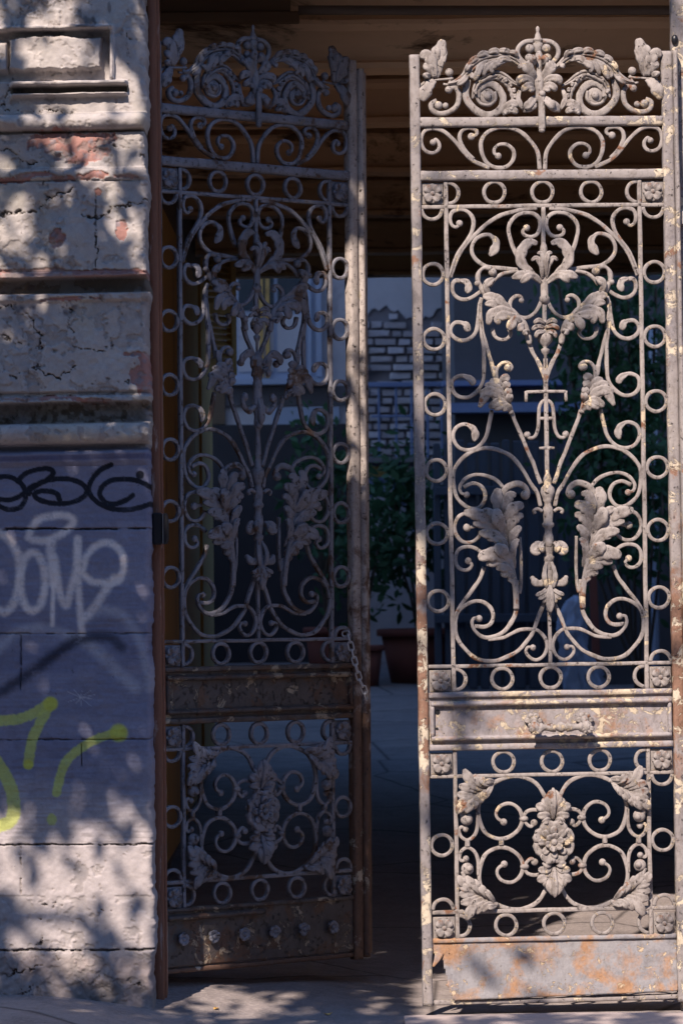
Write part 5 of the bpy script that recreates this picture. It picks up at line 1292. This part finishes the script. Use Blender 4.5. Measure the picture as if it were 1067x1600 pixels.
# landing with blue railing and meter box
land = empty('stair_landing', W(605, 718, 19.6)); tag(land, 'small raised landing with a blue railing in front of the bare brick', 'railing'); o = land.location
def lb(name, x0, y0, x1, y1, d0, d1, mat, slope=0.0):
    a, b = W(x0, y0, 19.6), W(x1, y1, 19.6); m_ = MB(); m_.box((a.x - o.x, d0, b.z - o.z), (b.x - o.x, d1, a.z - o.z), 0.004); return link(name, m_.mesh(name), mat, land)
lb('slab', 556, 716, 660, 724, -0.3, 0.7, M['mortar']); lb('hand_rail', 556, 598, 706, 604, -0.04, 0.04, M['blue_steel']); lb('mid_rail', 580, 649, 645, 652, -0.02, 0.02, M['blue_steel'])
for x in (573, 592, 619, 643, 668, 690): lb('post', x - 2.4, 604.4, x + 2.4, 715, -0.02, 0.02, M['blue_steel'])
lb('support', 614, 725, 634, 790, 0.2, 0.4, M['blue_steel']); lb('support', 645, 725, 655, 860, 0.2, 0.4, M['blue_steel'])
met = empty('meter_box', W(592, 778, 19.5)); tag(met, 'pale blue meter box with a dark slot under the landing', 'meter box'); om = met.location
def mbx(name, x0, y0, x1, y1, d0, d1, mat):
    a, b = W(x0, y0, 19.5), W(x1, y1, 19.5); m_ = MB(); m_.box((a.x - om.x, d0, b.z - om.z), (b.x - om.x, d1, a.z - om.z), 0.006); return link(name, m_.mesh(name), mat, met)
mbx('case', 574, 746, 607, 776, 0, 0.2, M['blue_steel']); mbx('lid', 576, 728, 605, 745, 0.02, 0.2, M['ochre']); mbx('slot', 583, 751, 599, 759, -0.012, -0.001, M['black'])
for k in range(3): mbx('slot_bar', 584, 752.5 + 2.2 * k, 598, 753.3 + 2.2 * k, -0.018, -0.013, M['blue_steel'])
# pale sack slumped by the planks
sb_ = W(903, 1085, 14.0); sack = empty('sack', (sb_.x, 14.0, float(gz(sb_.x, 14.0)))); tag(sack, 'pale bluish sack standing in the courtyard behind the sunlit leaf', 'sack')
hs = W(903, 930, 14.0).z - sack.location.z
V_, n_, m_u = [], 40, 48
for i in range(n_):
    t_ = i / (n_ - 1); rr = float(np.interp(t_, (0, 0.12, 0.4, 0.55, 0.72, 0.86, 0.95, 1), (0.10, 0.145, 0.135, 0.095, 0.115, 0.085, 0.06, 0.012)))
    for k in range(m_u):
        a_ = 2 * math.pi * k / m_u
        cr = float(fbm(np.array([3 * math.cos(a_) + 7]), np.array([3 * math.sin(a_) + t_ * 7]), 401, 4)[0]); cr2 = abs(float(fbm(np.array([6 * math.cos(a_) + 2]), np.array([6 * math.sin(a_) - t_ * 11]), 405, 3)[0]))
        V_.append((rr * (1 + 0.55 * cr - 0.35 * cr2) * math.cos(a_) + 0.045 * math.sin(5 * t_ + 1), rr * (1 + 0.55 * cr - 0.35 * cr2) * math.sin(a_), hs * t_))
mb = MB(); mb.add(V_, [(i * m_u + k, i * m_u + (k + 1) % m_u, (i + 1) * m_u + (k + 1) % m_u, (i + 1) * m_u + k) for i in range(n_ - 1) for k in range(m_u)] + [tuple((n_ - 1) * m_u + k for k in range(m_u))])
link('bag', mb.mesh('bag'), M['sack'], sack)
# leaning brown board, drain pipe
bp = W(934, 1078, 14.3); mb = MB(); zt = W(930, 872, 14.3).z; g0 = float(gz(bp.x, 14.3))
mb.box((-0.028, -0.012, 0), (0.028, 0.012, zt - g0), 0.003)
o_ = link('leaning_board', mb.mesh('leaning_board'), M['terra'], None, (bp.x, 14.3, g0)); o_.rotation_euler = (-0.04, -0.03, 0); tag(o_, 'thin reddish-brown board standing upright beside the pale sack', 'board')
dp = W(1024, 1075, 16.4); g0 = float(gz(dp.x, 16.4)); mb = MB(); tube(mb, [(0, 0, z) for z in np.linspace(0, W(1024, 500, 16.4).z - g0, 12)], 0.03, 10)
tag(link('drain_pipe', mb.mesh('drain_pipe'), M['blue_wood'], None, (dp.x, 16.4, g0)), 'pale vertical drain pipe at the right end of the courtyard', 'pipe')
# louvred ochre shutter standing open at the end of the passage
sh = empty('louvred_shutter', W(338, 585, 9.0), (0, 0, 0.95)); tag(sh, 'ochre louvred shutter standing open at the end of the passage', 'shutter')
sw, shh = 0.34, W(338, 375, 9.0).z - sh.location.z
def sbx(name, a, b): m_ = MB(); m_.box(a, b, 0.003); return link(name, m_.mesh(name), M['ochre'], sh)
sbx('stile', (-sw / 2, -0.02, 0), (-sw / 2 + 0.05, 0.02, shh)); sbx('stile', (sw / 2 - 0.05, -0.02, 0), (sw / 2, 0.02, shh))
for z in (0, shh * 0.45, shh - 0.06): sbx('rail', (-sw / 2 + 0.052, -0.018, z), (sw / 2 - 0.052, 0.018, z + 0.06))
z = 0.075; 
while z < shh - 0.08:
    if not shh * 0.45 - 0.02 < z < shh * 0.45 + 0.065:
        o_ = sbx('slat', (-sw / 2 + 0.053, -0.022, -0.004), (sw / 2 - 0.053, 0.022, 0.004)); o_.location = (0, 0, z); o_.rotation_euler = (0.7, 0, 0)
    z += 0.034
# power cable across the yard
ca, cb = W(560, 415, 16.0), W(640, 366, 16.0); mb = MB(); tube(mb, [Vector(ca) * (1 - q) + Vector(cb) * q - Vector((0, 0, 0.05 * math.sin(math.pi * q))) - ca for q in np.linspace(-0.3, 1.6, 20)], 0.008, 6)
tag(link('cable', mb.mesh('cable'), M['black'], None, ca), 'thin dark cable sagging in front of the plaster above the bare brick', 'cable')

for k, (a, b, yv, rz_) in enumerate(((512, 1563, -0.02, 0.4), (338, 1570, 0.02, 2.0))):
    q = W(a, b, yv); g0 = float(gz(q.x, q.y)); mb = MB()
    V_ = [(0.011 * math.cos(t_) * (1.5 if abs(math.sin(t_)) < 0.3 else 1), 0.008 * math.sin(t_), 0.003 + 0.003 * math.cos(2 * t_)) for t_ in np.linspace(0, 2 * math.pi, 12, endpoint=False)]
    mb.add(V_ + [(x, y, z - 0.0012) for x, y, z in V_], [tuple(range(12)), tuple(range(23, 11, -1))] + [(i, 12 + i, 12 + (i + 1) % 12, (i + 1) % 12) for i in range(12)])
    o_ = link('fallen_leaf', mb.mesh('fallen_leaf'), M['ochre'], None, (q.x, q.y, g0 + 0.002)); o_.rotation_euler = (0, 0, rz_)
    tag(o_, ('small dry yellow leaf on the ground in front of the dark leaf', 'tiny dry leaf lying by the foot of the brown frame')[k], 'dry leaf', 'dry leaves on the ground')

# ------------------------------------------------------------------ street tree above and behind the viewer's left: its crown throws the dapples
tree = empty('street_tree', (-3.3, -3.4, 0)); tag(tree, 'leafy street tree whose crown shades the wall and the dark leaf', 'tree')
ROWS = {   # share of shade on each surface, by height in the drawing
    'wall': [(-300, .75), (0, .28), (120, .24), (200, .16), (300, .09), (430, .12), (470, .42), (640, .68), (720, .9), (780, .97), (1150, .97), (1200, .80), (1215, .24), (1262, .055), (1270, .05), (1440, .05), (1455, .1), (1500, .45), (1560, .6), (1800, .6)],
    'free': [(-300, .97), (250, .97), (285, .4), (300, .0), (560, .0), (580, .0), (600, .45), (640, .45), (655, .0), (760, .05), (800, .5), (1000, .75), (1080, .98), (1700, .98)]}
SPOTS = ((768, 618, 30, 26, .8), (790, 790, 46, 46, .5), (800, 850, 50, 60, .4), (852, 780, 20, 110, .4), (700, 930, 60, 110, .3), (645, 440, 12, 30, .5), (648, 560, 12, 40, .4), (650, 720, 14, 60, .5), (655, 960, 16, 120, .45), (718, 1135, 12, 26, .6), (905, 800, 30, 40, .3), (800, 1075, 22, 12, .5), (960, 1090, 18, 12, .5), (680, 1060, 18, 18, .5))
rg = np.random.default_rng(2024)
LEAF = 0.052
row = lambda k, v: np.interp(v, [a for a, b in ROWS[k]], [b for a, b in ROWS[k]])
def shade_set(P, S, seed):
    """keep the sample points of a surface that should lie in shade, in ragged patches"""
    gap = fbm(P[:, 0] * 12.0 + P[:, 2] * 4.5, P[:, 2] * 7.5 + P[:, 1] * 6, seed, 3) * 2.2
    pr = 1 / (1 + np.exp(-(7.5 * (S - 0.5) + 7.5 * gap)))
    pr = np.where(S > 0.93, 1.0, np.where(S < 0.06, S * 0.5, pr))
    return P[rg.random(len(P)) < pr]
def dense(area): return int(area * 1200)
sets = []
n_ = dense(1.75 * 4.3); xx, vv = rg.uniform(-2.35, -0.60, n_), rg.uniform(-550, 1600, n_)
sets.append(shade_set(np.stack([xx, np.full(n_, WY), CAM_Z + (HOR - vv) / 500], 1), np.where(xx < -1.15, 0.8, row('wall', vv)), 301))
n_ = dense(0.93 * 4.0); uu, vv = rg.uniform(-0.46, 0.49, n_), rg.uniform(-420, 1620, n_)
LM = leaf_l.matrix_world
sets.append(shade_set(np.array([tuple(LM @ Vector((a, 0, zv(b)))) for a, b in zip(uu, vv)]), np.where(uu < np.where((vv > 285) & (vv < 790), 0.14, 0.36), 0.985, row('free', vv)), 302))
n_ = dense(0.9 * 3.6); px_, py_ = rg.uniform(630, 1080, n_), rg.uniform(-200, 1600, n_)
S_ = np.full(n_, 0.012)
for cx_, cy_, rx_, ry_, a in SPOTS: S_ = np.maximum(S_, a * np.exp(-((px_ - cx_) / rx_) ** 2 - ((py_ - cy_) / ry_) ** 2))
S_ = np.where(S_ < 0.1, 0.012, S_)
sun_pts = shade_set(np.stack([(px_ - 533.5) / 500, np.zeros(n_), CAM_Z + (HOR - py_) / 500], 1), S_, 303)
n_ = dense(3.2 * 3.0); xx, yy_ = rg.uniform(-2.2, 1.0, n_), rg.uniform(-2.8, 0.9, n_)
ok = (yy_ < -0.14) | ((xx > -0.2) & (xx < 0.22)); xx, yy_ = xx[ok], yy_[ok]
sets.append(shade_set(np.stack([xx, yy_, np.zeros(len(xx))], 1), np.where(xx < 0.2, 0.78, 0.30), 304))
kq = (sets[1][:, 1] - WY) / TO_SUN[1]                                  # the wall itself already shades what lies close behind it
sets[1] = sets[1][sets[1][:, 0] - kq * TO_SUN[0] > XR + 0.06]
P0 = np.concatenate(sets)
tmin = np.maximum(2.6, (3.2 - P0[:, 2]) / TO_SUN[2])
cen = np.concatenate([P0 + TO_SUN * (tmin + rg.uniform(0, 1.7, len(P0)))[:, None], sun_pts + TO_SUN * rg.uniform(6.0, 7.4, len(sun_pts))[:, None]])
cen = np.repeat(cen, 3, 0) + rg.normal(0, 1, (len(cen) * 3, 3)) * np.array([0.016, 0.10, 0.022])
link('crown', leaf_cloud(len(cen), lambda r, n: cen, LEAF, 77), M['leaf'], tree, None).matrix_parent_inverse = Matrix.Translation(-Vector(tree.location))
mb = MB(); cc = cen.mean(0)
def limb(a, b, r0, r1, sag):
    a, b = np.array(a), np.array(b); mid_ = (a + b) / 2 + np.array([rg.normal() * 0.15, rg.normal() * 0.15, sag]); q = smooth_path([a, mid_, b], 0.15); tube(mb, q, np.linspace(r0, r1, len(q)), 8)
tb = np.array([-3.3, -3.4, 0.0]); fork = np.array([-3.0, -3.6, 3.3])
mt = MB(); q = smooth_path([tb - [0, 0, 0.1], tb + [0.03, -0.03, 1.5], fork], 0.15); tube(mt, q, np.linspace(0.19, 0.13, len(q)), 12)
link('trunk', mt.mesh('trunk'), M['bark'], tree).matrix_parent_inverse = Matrix.Translation(-Vector(tree.location))
sel = cen[rg.integers(0, len(cen), 400)]
sel = sel[sel[:, 0] < -1.5][:22]
for e in sel: limb(fork + rg.normal(0, 0.05, 3), e, 0.05, 0.008, 0.35)
link('limbs', mb.mesh('limbs'), M['bark'], tree).matrix_parent_inverse = Matrix.Translation(-Vector(tree.location))
